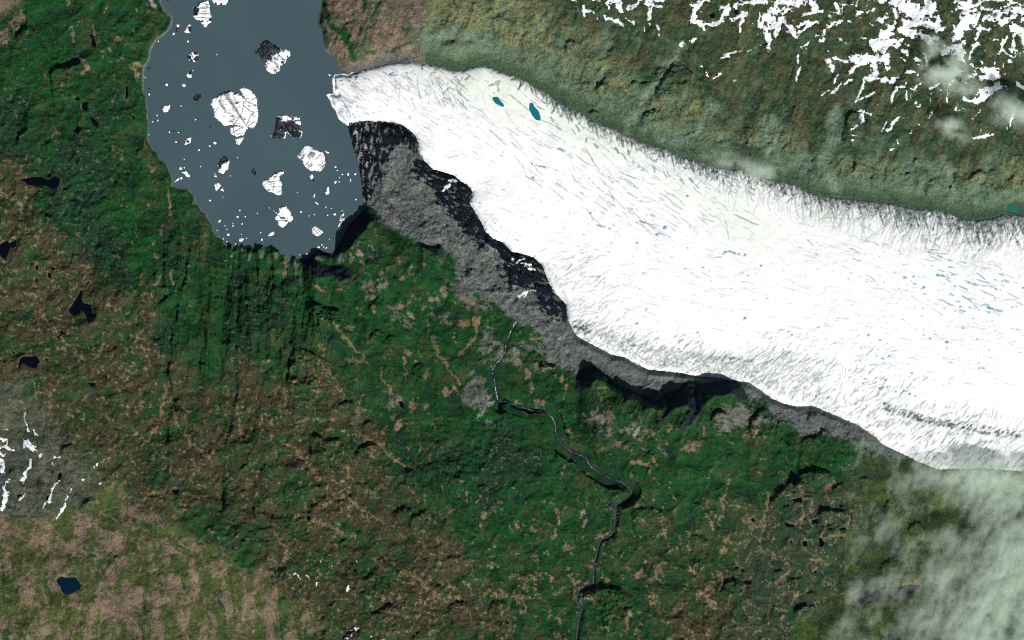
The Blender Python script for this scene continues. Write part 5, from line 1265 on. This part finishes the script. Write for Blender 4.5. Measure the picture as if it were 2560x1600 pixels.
# ------------------------------------------------------------------ icebergs
BERGS = [  # outline, label, base dirt, [(dark blob x, y, r)], [cracks], freeboard m
    (T(0, 0, [(1995, -12), (2150, -12), (2152, 18), (2130, 42), (2090, 36), (2050, 48), (2018, 30)]), 'white iceberg with streaked lower side, cut by the top edge', .25, [(2040, 40, 14), (2090, 36, 9)], [], 7),
    (T(0, 0, [(1910, 15), (1970, 0), (1978, 60), (1990, 110), (1998, 180), (1985, 210), (1935, 255), (1905, 225), (1895, 195), (1840, 180), (1830, 150), (1828, 65), (1875, 60), (1882, 35)]), 'tall white iceberg with black block on one side and dark bands', .35, [(1850, 95, 32), (1850, 130, 20), (1990, 185, 14), (1960, 200, 9), (1915, 200, 10)], [((1870, 85), (1985, 70)), ((1870, 125), (1990, 125)), ((1840, 160), (1990, 170)), ((1985, 70), (1996, 190)), ((1900, 110), (1960, 100))], 8),
    (T(0, 0, [(1740, 300), (1755, 265), (1790, 220), (1812, 262), (1812, 310), (1780, 312)]), 'wedge-shaped iceberg, white on one half and grey on the other', .15, [(1800, 270, 24), (1802, 300, 16)], [], 5),
    (T(0, 0, [(1655, 275), (1680, 260), (1697, 275), (1685, 310), (1660, 320)]), 'small black iceberg between two white slivers', .5, [(1675, 290, 40)], [], 3),
    (T(0, 0, [(1770, 520), (1800, 495), (1860, 488), (1875, 520), (1870, 590), (1830, 585), (1785, 570), (1768, 545)]), 'black iceberg with white heart', .5, [(1785, 540, 22), (1850, 500, 18), (1860, 560, 28), (1810, 575, 16)], [], 5),
    (T(0, 0, [(1758, 710), (1795, 670), (1825, 663), (1820, 700), (1800, 738), (1775, 732)]), 'small iceberg, dark above and white at the foot', .3, [(1805, 685, 20)], [], 4),
    (T(0, 0, [(1825, 885), (1900, 885), (1905, 925), (1870, 965), (1835, 960), (1820, 930)]), 'square blackish iceberg with pale fringe', .5, [(1865, 920, 42)], [], 4),
    (T(0, 0, [(1540, 1010), (1550, 997), (1607, 988), (1600, 1030), (1585, 1055), (1555, 1062), (1537, 1035)]), 'clean white teardrop iceberg near the wooded shore', .0, [], [], 6),
    (T(0, 0, [(1752, 1330), (1770, 1300), (1808, 1297), (1800, 1345), (1765, 1365), (1745, 1365)]), 'small white iceberg ringed round a black hollow', .1, [(1775, 1338, 14)], [], 4),
    (T(0, 0, [(1990, 960), (2030, 920), (2085, 895), (2110, 875), (2165, 855), (2205, 868), (2208, 890), (2250, 880), (2290, 915), (2300, 905), (2262, 840), (2300, 820), (2350, 835), (2400, 890), (2425, 930), (2432, 1000), (2434, 1060), (2436, 1100), (2425, 1160), (2400, 1200), (2385, 1215), (2345, 1195), (2335, 1222), (2310, 1190), (2200, 1178), (2170, 1180), (2120, 1190), (2090, 1160), (2030, 1105), (2025, 1050), (2010, 1020), (1988, 985)]), 'largest white iceberg, crossed by brown dirt band and cracks', .38,
     [(2130, 870, 16), (2160, 862, 14)],
     [((2135, 890), (2290, 1130), 26), ((2080, 960), (2130, 1050), 24), ((2120, 880), (2180, 960)), ((2180, 960), (2240, 1040)), ((2240, 1040), (2300, 1140)), ((2300, 1140), (2330, 1190)), ((2085, 900), (2070, 1000)), ((2070, 1000), (2030, 1060)), ((2200, 900), (2230, 950)), ((2300, 905), (2330, 960)), ((2330, 960), (2419, 990)), ((2240, 1130), (2290, 1060)), ((2290, 1060), (2300, 960)), ((2330, 1190), (2350, 1120)), ((2350, 1120), (2400, 1060)), ((2200, 1180), (2260, 1110)), ((2300, 1000), (2390, 1060)), ((2340, 1190), (2419, 1140))], 10),
    (T(0, 0, [(2180, 1205), (2200, 1195), (2290, 1188), (2322, 1190), (2325, 1240), (2300, 1275), (2230, 1290), (2190, 1270), (2168, 1235)]), 'white ice slab fitted against the foot of the largest iceberg', .15, [], [((2190, 1260), (2290, 1195)), ((2200, 1200), (2215, 1280)), ((2240, 1268), (2310, 1250))], 8),
    (T(0, 0, [(2220, 1312), (2300, 1292), (2295, 1320), (2260, 1372), (2230, 1358)]), 'triangular white ice slab split along one edge', .05, [], [((2228, 1335), (2258, 1368))], 6),
    (T(640, 0, [(90, 365), (130, 390), (180, 430), (230, 450), (250, 480), (290, 465), (322, 490), (320, 525), (290, 560), (270, 600), (235, 620), (225, 660), (185, 690), (130, 690), (95, 650), (85, 600), (40, 540), (0, 510), (20, 460), (40, 420), (65, 400)]), 'big iceberg, half black debris and half speckled white', .62, [(90, 420, 60), (50, 490, 50), (110, 480, 60), (180, 450, 42), (70, 560, 36), (120, 540, 30), (170, 500, 20), (250, 590, 16), (210, 480, 20)], [((120, 600), (170, 500)), ((150, 560), (230, 640)), ((230, 560), (290, 560))], 9),
    (T(640, 0, [(200, 1090), (250, 1085), (340, 1100), (410, 1105), (420, 1150), (415, 1210), (440, 1260), (425, 1305), (350, 1305), (310, 1260), (285, 1245), (275, 1310), (160, 1310), (140, 1280), (175, 1240), (185, 1150)]), 'black two-legged iceberg capped with white blocks', .6, [(210, 1190, 46), (270, 1200, 50), (340, 1190, 46), (390, 1210, 36), (220, 1270, 50), (380, 1270, 46), (180, 1285, 30), (330, 1240, 30), (205, 1130, 22), (350, 1120, 12), (240, 1130, 10)], [((215, 1100), (240, 1160)), ((290, 1090), (300, 1150))], 8),
    ([(764, 362), (788, 373), (807, 381), (812, 392), (813, 408), (809, 421), (799, 428), (775, 426), (762, 416), (758, 405), (742, 390), (751, 378)], 'rounded white iceberg swirled with brown dirt', .6, [], [], 8),
    (T(0, 400, [(2050, 50), (2075, 0), (2110, -35), (2150, -28), (2168, 15), (2150, 90), (2110, 130), (2055, 110), (2075, 70)]), 'white iceberg with black rubble crown', .2, [(2105, -5, 34), (2140, -5, 26), (2080, 25, 24), (2072, 62, 18)], [], 7),
    (T(0, 400, [(1690, 75), (1710, 65), (1722, 85), (1700, 97)]), 'small grey ringed iceberg beside white lobed one', .6, [], [], 3),
    (T(0, 400, [(1710, 115), (1760, 105), (1780, 125), (1795, 152), (1775, 165), (1755, 145), (1735, 128)]), 'lobed white iceberg bent like a boot near the green point', .1, [], [], 4),
    (T(0, 400, [(1645, 215), (1670, 180), (1695, 165), (1690, 190)]), 'long white ice sliver touching the shore', .0, [], [], 3),
    (T(0, 400, [(2022, 225), (2065, 213), (2090, 250), (2110, 280), (2115, 298), (2085, 282), (2070, 270), (2045, 292), (2030, 260)]), 'white iceberg with black notch and pointed tail', .15, [(2085, 266, 12)], [((2040, 230), (2065, 265))], 5),
    (T(0, 400, [(2370, 120), (2395, 70), (2410, 95), (2425, 105), (2420, 150), (2395, 140)]), 'low star-shaped patch of black ice', .5, [(2400, 110, 60)], [], 2),
    (T(640, 400, [(250, 88), (268, 112), (240, 140), (218, 152), (215, 175), (240, 215), (243, 280), (235, 325), (200, 330), (150, 300), (110, 300), (90, 270), (50, 235), (60, 195), (85, 185), (115, 195), (135, 160), (170, 130), (205, 122)]), 'white iceberg with raised arm over broad grey-streaked body', .3, [(252, 105, 10), (150, 145, 6)], [((100, 205), (190, 205)), ((140, 250), (240, 250)), ((60, 235), (110, 215)), ((160, 290), (170, 220))], 8),
    (T(640, 400, [(505, 150), (530, 133), (543, 160), (522, 185)]), 'small white ice lump with its dark shadow alongside', .0, [], [], 4),
    (T(640, 400, [(525, 185), (543, 165), (557, 195), (545, 208)]), 'dark shadow of the small white ice lump, built as ice', .3, [(543, 190, 30)], [], 3),  # the white lump's shadow, modelled as a dark body
    (T(640, 400, [(670, 255), (692, 250), (690, 322), (660, 326), (650, 300), (668, 290)]), 'white foot-shaped iceberg standing upright', .0, [], [], 5),
    (T(640, 400, [(545, 330), (562, 312), (558, 352), (540, 356)]), 'narrow greyish ice splinter', .4, [], [], 2),
    (T(640, 400, [(553, 394), (570, 400), (592, 416), (585, 422), (560, 408)]), 'thin white ice bar lying aslant', .05, [], [], 2),
    (T(640, 400, [(220, 455), (245, 440), (280, 435), (305, 470), (330, 500), (352, 555), (330, 580), (300, 580), (293, 615), (250, 640), (212, 612), (200, 580), (183, 560), (190, 520), (215, 500)]), 'bright white iceberg of two slabs with dirty seam between', .08, [(235, 545, 9), (262, 550, 12), (285, 575, 10)], [((210, 520), (250, 560)), ((200, 572), (290, 570)), ((290, 540), (295, 580))], 8),
    (T(640, 400, [(555, 613), (590, 640), (635, 685), (580, 725), (530, 690), (523, 655)]), 'tent-shaped pale iceberg with dark centre ridge', .3, [], [((540, 640), (600, 705)), ((560, 625), (615, 690))], 5),
    (T(640, 400, [(130, 690), (160, 670), (176, 695), (140, 720), (108, 715)]), 'clean white two-lobed iceberg south of the slabs', .0, [], [], 5),
    (T(640, 400, [(805, 463), (825, 495), (832, 540), (842, 575), (815, 592), (785, 632), (767, 628), (790, 580), (795, 520)]), 'slender black-and-white iceberg shaped like a boot', .55, [(815, 500, 14), (820, 540, 14), (805, 560, 8)], [], 5),
    (T(640, 400, [(725, 510), (748, 503), (758, 522), (735, 523)]), 'small clean white ice block beside the slender black one', .0, [], [], 3),
    (T(640, 0, [(680, 700), (695, 700), (706, 716), (694, 720)]), 'small white ice block just off the ice front', .0, [], [], 3),
    (T(640, 0, [(648, 1420), (690, 1438), (682, 1452), (670, 1448)]), 'small white wedge of ice east of the swirled iceberg', .0, [], [], 3),
    (T(0, 0, [(1632, 1222), (1668, 1240), (1640, 1258)]), 'small dark triangular ice fragment', .4, [(1645, 1240, 30)], [], 2),
]
rb = random.Random(9)
SMALL_W = [(T(0, 0, [q])[0], r / ZF) for q, r in [((1682, 242), 16), ((1640, 318), 13), ((1777, 392), 12), ((1574, 800), 13), ((1735, 806), 19), ((1410, 892), 10), ((1485, 1090), 7), ((1490, 1138), 9), ((1442, 1150), 9), ((1663, 1342), 9), ((1600, 1250), 9), ((1980, 1378), 9), ((2030, 1352), 16), ((1880, 1416), 12), ((1372, 730), 4), ((1850, 1130), 9), ((2048, 515), 5), ((1710, 1000), 5), ((1690, 1250), 10), ((1495, 388), 4), ((1408, 1275), 4), ((2245, 1490), 6), ((1740, 1505), 5)]] + \
          [(T(0, 400, [q])[0], r / ZF) for q, r in [((1713, 172), 12), ((2037, 152), 13), ((2028, 130), 6), ((1985, 383), 10), ((2073, 577), 17), ((2245, 537), 11), ((2317, 535), 8), ((2288, 603), 8), ((2265, 476), 9), ((2203, 622), 9), ((2200, 600), 6), ((2157, 704), 12), ((2278, 752), 25), ((2052, 665), 7), ((2178, 150), 5), ((2107, 350), 4), ((2280, 703), 6), ((2142, 656), 5), ((2110, 745), 7), ((2225, 795), 6), ((1740, 72), 7), ((1893, 62), 5), ((2125, 622), 4), ((2330, 740), 4), ((2145, 770), 5)]] + \
          [(T(640, 400, [q])[0], r / ZF) for q, r in [((55, 752), 11), ((590, 822), 12), ((665, 830), 10), ((480, 888), 9), ((870, 135), 15), ((937, 131), 13), ((892, 197), 7), ((894, 182), 6), ((750, 208), 14), ((787, 208), 8), ((815, 136), 9), ((752, 66), 10), ((425, 490), 10), ((946, 374), 8), ((622, 800), 9), ((415, 895), 5), ((788, 165), 5), ((660, 445), 7), ((712, 457), 6), ((500, 528), 5), ((550, 516), 4), ((908, 513), 4), ((678, 522), 4), ((190, 500), 9), ((170, 482), 6), ((695, 748), 4), ((45, 685), 4), ((390, 305), 5), ((125, 452), 4), ((14, 502), 4), ((770, 97), 6), ((640, 820), 5)]]
SMALL_D = [(T(0, 0, [q])[0], r / ZF) for q, r in [((1410, 645), 16), ((1414, 836), 18), ((1632, 885), 7), ((1858, 1130), 15), ((1700, 1250), 14), ((2235, 797), 9), ((1985, 1195), 16), ((2415, 495), 13), ((1585, 2), 14)]] + [(T(640, 400, [q])[0], r / ZF) for q, r in [((340, 692), 9), ((345, 222), 5)]]


def berg(pts, dirt, blobs, cracks, fb, seed, step):
    """ice body: a lumpy top, steep sides and a root below the water line"""
    x0 = min(p[0] for p in pts) - 4; x1 = max(p[0] for p in pts) + 4; y0 = min(p[1] for p in pts) - 4; y1 = max(p[1] for p in pts) + 4
    x, y = np.meshgrid(np.arange(x0, x1, step, dtype=np.float32), np.arange(y0, y1, step, dtype=np.float32))
    size = max(x1 - x0, y1 - y0)
    j = fbm(x, y, 9, 3, seed, .6); j2 = fbm(x + 100, y, 9, 3, seed, .6)
    amp = min(3.2, size * 0.06)
    sd = poly_sd(x + amp * j, y + amp * j2, pts)
    lump = fbm(x, y, max(size * 0.28, 5), 4, seed + 1, .6)
    fine = fbm(x, y, 5, 3, seed + 2, .65)
    ang = (seed * 1.7) % 3.1
    u = x * math.cos(ang) + y * math.sin(ang); v = -x * math.sin(ang) + y * math.cos(ang)
    strk = fbm(u / 4, v, 6, 4, seed + 3, .65)
    dirt = dirt + 0.08 if size > 26 else dirt
    d = smooth(0.42 - 0.7 * dirt, 0.85 - 0.55 * dirt, strk + 0.45 * lump + 0.2 * fine) * min(1, dirt * 2.2)
    dk = np.zeros_like(x)
    for bx, by, r in blobs:
        q = smooth(r * 1.22, r * 0.95, np.hypot(x - bx, y - by) + r * 0.45 * lump + 2.5 * fine)
        dk = np.maximum(dk, q)
    if blobs:
        dk = np.maximum(dk, smooth(0.28, 0.42, strk + 0.4 * fine) * min(1, dirt * 1.4) * smooth(60, 5, np.min([np.hypot(x - b[0], y - b[1]) - b[2] for b in blobs], axis=0)))
        dk *= 1 - 0.8 * smooth(0.34, 0.6, 0.75 * strk + 0.3 * fine - 0.08)
    cr = np.zeros_like(x)
    for ck in cracks:
        a, b = ck[:2]
        if len(ck) > 2:
            dd, tq = seg_dist(x, y, a[0], a[1], b[0], b[1])
            d = np.maximum(d, smooth(ck[2], ck[2] * 0.25, dd * (0.7 + 0.9 * tq) + 3 * strk) * 0.8)
            continue
        dd = seg_dist(x + 1.5 * j, y + 1.5 * j2, a[0], a[1], b[0], b[1])[0]
        cr = np.maximum(cr, smooth(1.7, 0.4, dd))
    top = fb * (1 - np.exp(-np.maximum(sd, 0) / 1.6)) * (0.85 + 0.75 * lump) + 1.5 * fine * smooth(0, 4, sd) - 2.5 * cr - 1.2 * d - 0.8 * dk
    z = np.where(sd > 0, np.maximum(top, 0.15 * np.minimum(sd, 3)), np.maximum(2.5 * sd, -8))
    attr = np.stack([np.clip(np.maximum(d, cr * 0.9), 0, 1), np.zeros_like(x), np.clip(dk, 0, 1), np.ones_like(x)], -1)
    kv = sd > -3
    kf = kv[:-1, :-1] & kv[1:, :-1] & kv[1:, 1:] & kv[:-1, 1:]
    return mesh_from_grid('iceberg', x, y, z, kf, {'ice': attr})


def conv(tp, q):
    return T(tp[0], tp[1], [q])[0]


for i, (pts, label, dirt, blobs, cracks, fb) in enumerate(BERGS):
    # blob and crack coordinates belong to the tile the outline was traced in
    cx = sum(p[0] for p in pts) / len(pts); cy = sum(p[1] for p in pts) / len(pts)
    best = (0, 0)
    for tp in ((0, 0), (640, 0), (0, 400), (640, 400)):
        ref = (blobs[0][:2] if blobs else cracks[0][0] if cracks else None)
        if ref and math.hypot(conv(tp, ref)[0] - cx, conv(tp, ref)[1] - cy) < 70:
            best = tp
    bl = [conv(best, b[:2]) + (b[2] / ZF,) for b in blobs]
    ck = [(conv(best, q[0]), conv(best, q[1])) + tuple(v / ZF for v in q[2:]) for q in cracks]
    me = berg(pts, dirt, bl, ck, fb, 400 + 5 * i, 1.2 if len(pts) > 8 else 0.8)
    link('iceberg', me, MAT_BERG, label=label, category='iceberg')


def round_poly(c, r):
    n = 9; el = rb.uniform(0.6, 1.0); a0 = rb.uniform(0, 3.14)
    out = []
    for k in range(n):
        t = 2 * math.pi * k / n
        q = r * rb.uniform(0.82, 1.2)
        a, b = q * math.cos(t), q * el * math.sin(t)
        out.append((c[0] + a * math.cos(a0) - b * math.sin(a0), c[1] + a * math.sin(a0) + b * math.cos(a0)))
    return out


for k, (c, r) in enumerate(SMALL_W):
    me = berg(round_poly(c, max(r, 1.6)), 0.0, [], [], 1.2 + r * 0.45, 700 + k * 3 % 60, max(0.4, min(0.9, r * 0.25)))
    link('ice_chunk', me, MAT_BERG, label='small clean white chunk of ice adrift on the grey lake', category='ice chunk', group='small white ice chunks')
for k, (c, r) in enumerate(SMALL_D):
    me = berg(round_poly(c, max(r, 2.0)), 0.4, [(c[0], c[1], r * 2.0)], [], 1.0 + r * 0.3, 800 + k * 3, 0.8)
    link('ice_chunk', me, MAT_BERG, label='small blackish chunk of dirty ice adrift on the lake', category='ice chunk', group='small dark ice chunks')


# ------------------------------------------------------------------ low clouds: closed bodies of even thin mist whose thickness varies
def cloud_material(name, density, colour):
    m = bpy.data.materials.new(name)
    m.use_nodes = True
    nt = m.node_tree
    nt.nodes.remove(nt.nodes['Principled BSDF'])
    v = nt.nodes.new('ShaderNodeVolumePrincipled')
    v.inputs['Color'].default_value = colour
    v.inputs['Density'].default_value = density
    v.inputs['Anisotropy'].default_value = 0.0
    nt.links.new(v.outputs[0], nt.nodes['Material Output'].inputs['Volume'])
    return m


MAT_CLOUD = cloud_material('cloud_mist', 0.012, (0.85, 0.96, 0.84, 1))
fine_ground = Z.copy()
gm = (sd_glac > 0)


def ground_at(x, y):
    i = np.clip(np.searchsorted(G.xs, x), 0, len(G.xs) - 1); j = np.clip(np.searchsorted(G.ys, y), 0, len(G.ys) - 1)
    i2 = np.clip(np.searchsorted(GG.xs, x), 0, len(GG.xs) - 1); j2 = np.clip(np.searchsorted(GG.ys, y), 0, len(GG.ys) - 1)
    return np.maximum(Z[j, i], np.where(sdg[j2, i2] > 0, gZ[j2, i2], -50))


def cloud(x0, x1, y0, y1, step, thick, label, lift=45.0):
    x, y = np.meshgrid(np.arange(x0, x1, step, dtype=np.float32), np.arange(y0, y1, step, dtype=np.float32))
    t = thick(x, y)
    kv = t > 0
    kv[0] = kv[-1] = False; kv[:, 0] = kv[:, -1] = False
    kf = kv[:-1, :-1] | kv[1:, :-1] | kv[1:, 1:] | kv[:-1, 1:]
    h, w = x.shape
    base = fbm(x, y, 300, 2, 905) * 12
    g = ground_at(x, y)
    for _ in range(10):                      # smooth upper bound of the ground below
        g2 = g.copy()
        g2[1:] = np.maximum(g2[1:], g[:-1]); g2[:-1] = np.maximum(g2[:-1], g[1:]); g2[:, 1:] = np.maximum(g2[:, 1:], g[:, :-1]); g2[:, :-1] = np.maximum(g2[:, :-1], g[:, 1:])
        g = g2
    for _ in range(14):
        p = np.pad(g, 1, mode='edge')
        g = (p[1:-1, 1:-1] * 2 + p[:-2, 1:-1] + p[2:, 1:-1] + p[1:-1, :-2] + p[1:-1, 2:]) / 6
    zb = g + lift + base
    t = np.where(kv, np.maximum(t, 0), 0)
    verts = []; top = {}; bot = {}
    for j in range(h):
        for i in range(w):
            nb = kf[max(j - 1, 0):j + 1, max(i - 1, 0):i + 1]
            if not nb.any():
                continue
            top[j, i] = len(verts); verts.append((float(wx(x[j, i])), float(wy(y[j, i])), float(zb[j, i] + t[j, i])))
            if t[j, i] > 0:
                bot[j, i] = len(verts); verts.append((float(wx(x[j, i])), float(wy(y[j, i])), float(zb[j, i] - 0.15 * t[j, i])))
            else:
                bot[j, i] = top[j, i]
    faces = []
    for j, i in zip(*np.nonzero(kf)):
        q = [(j, i), (j + 1, i), (j + 1, i + 1), (j, i + 1)]
        faces.append([top[a] for a in q])
        b = [bot[a] for a in q][::-1]
        faces.append(b)
    me = bpy.data.meshes.new('cloud')
    me.from_pydata(verts, [], faces)
    me.polygons.foreach_set('use_smooth', np.ones(len(faces), bool))
    me.update()
    return link('cloud', me, MAT_CLOUD, label=label, category='cloud')


def puffs(lst, amp, wl, seed, gain=.6, shear=0.0):
    def thick(x, y):
        s = np.zeros_like(x)
        for cx, cy, rx, ry, a in lst:
            q = np.hypot((x - cx) / rx, (y - cy) / ry)
            s += a * np.exp(-q * q * 1.4)
        n = fbm(x + shear * y, y, wl, 5, seed, gain)
        return amp * (s * (0.8 + 1.6 * n) - 0.09)
    return thick


cloud(2180, 2480, 60, 300, 4, puffs([(2355, 150, 55, 45, .8), (2362, 178, 60, 40, .9), (2330, 190, 50, 40, .45), (2400, 215, 55, 35, .6), (2340, 120, 40, 30, .4)], 95, 60, 910), 'thin pale cloud wisp drifting over the snow-streaked upland')
cloud(2290, 2450, 280, 380, 4, puffs([(2375, 322, 40, 24, .8), (2350, 310, 30, 18, .5), (2395, 345, 30, 20, .4)], 85, 50, 920), 'small detached cloud puff below the snowfields')
cloud(2440, 2700, 200, 360, 4, puffs([(2540, 262, 60, 40, .9), (2580, 290, 70, 40, .9), (2500, 285, 40, 30, .4)], 85, 60, 930), 'pale cloud bank at the end of the snow-streaked upland')
cloud(1700, 2010, 340, 500, 4, puffs([(1790, 392, 55, 22, .5), (1840, 412, 60, 22, .6), (1905, 430, 50, 20, .8), (1935, 428, 30, 16, .6)], 75, 60, 940), 'faint mist trailing along the upper rim of the glacier')


def big(x, y):
    n = fbm(x + 0.55 * y, y * 0.8 - 0.2 * x, 90, 5, 950, .62)
    n2 = fbm(x, y, 34, 4, 960, .62)
    s = 0.16 + 0.80 * smooth(2240, 2520, x + 0.25 * (y - 1400)) + 0.22 * smooth(1280, 1560, y)
    s = s * smooth(1165, 1230, y - 0.0 * x + 10 * n2) + 0.75 * np.exp(-((y - 1182) / 34.0) ** 2) * smooth(2190, 2360, x)
    for cx, cy, r, a in [(2132, 1372, 24, .35), (2208, 1312, 24, .4), (2122, 1480, 22, .4), (2240, 1390, 30, .2), (2330, 1440, 34, .3), (2290, 1560, 50, .2), (2060, 1590, 50, .25), (2440, 1190, 60, .35),
                        (2275, 1318, 20, -.6), (2208, 1262, 16, -.5), (2130, 1425, 22, -.4), (2195, 1405, 26, -.45), (2385, 1460, 18, -.35), (2360, 1285, 24, -.4), (2405, 1310, 20, -.35), (2170, 1235, 34, -.4), (2230, 1580, 50, -.2), (2330, 1590, 30, -.25), (2520, 1575, 20, -.35), (2548, 1290, 16, -.3), (2160, 1500, 30, -.15)]:
        s = s + a * np.exp(-((x - cx) ** 2 + (y - cy) ** 2) / (r * r))
    edge = smooth(2104, 2130, x + 16 * n2 + 10 * n - 0.10 * np.maximum(0, 1260 - y) + 60 * smooth(1530, 1600, y))
    n3 = fbm(x + 0.5 * y, (y - 0.5 * x) * 0.4, 26, 4, 970, .7)
    return (40 + 40 * smooth(0.55, 1.1, s)) * (np.maximum(s - 0.02 + 0.62 * n + 0.35 * n2 + 0.5 * n3, 0.03) * edge - 0.02)


cloud(2000, 2760, 1100, 1800, 4, big, 'large veil of pale cloud covering the olive slopes below the glacier')
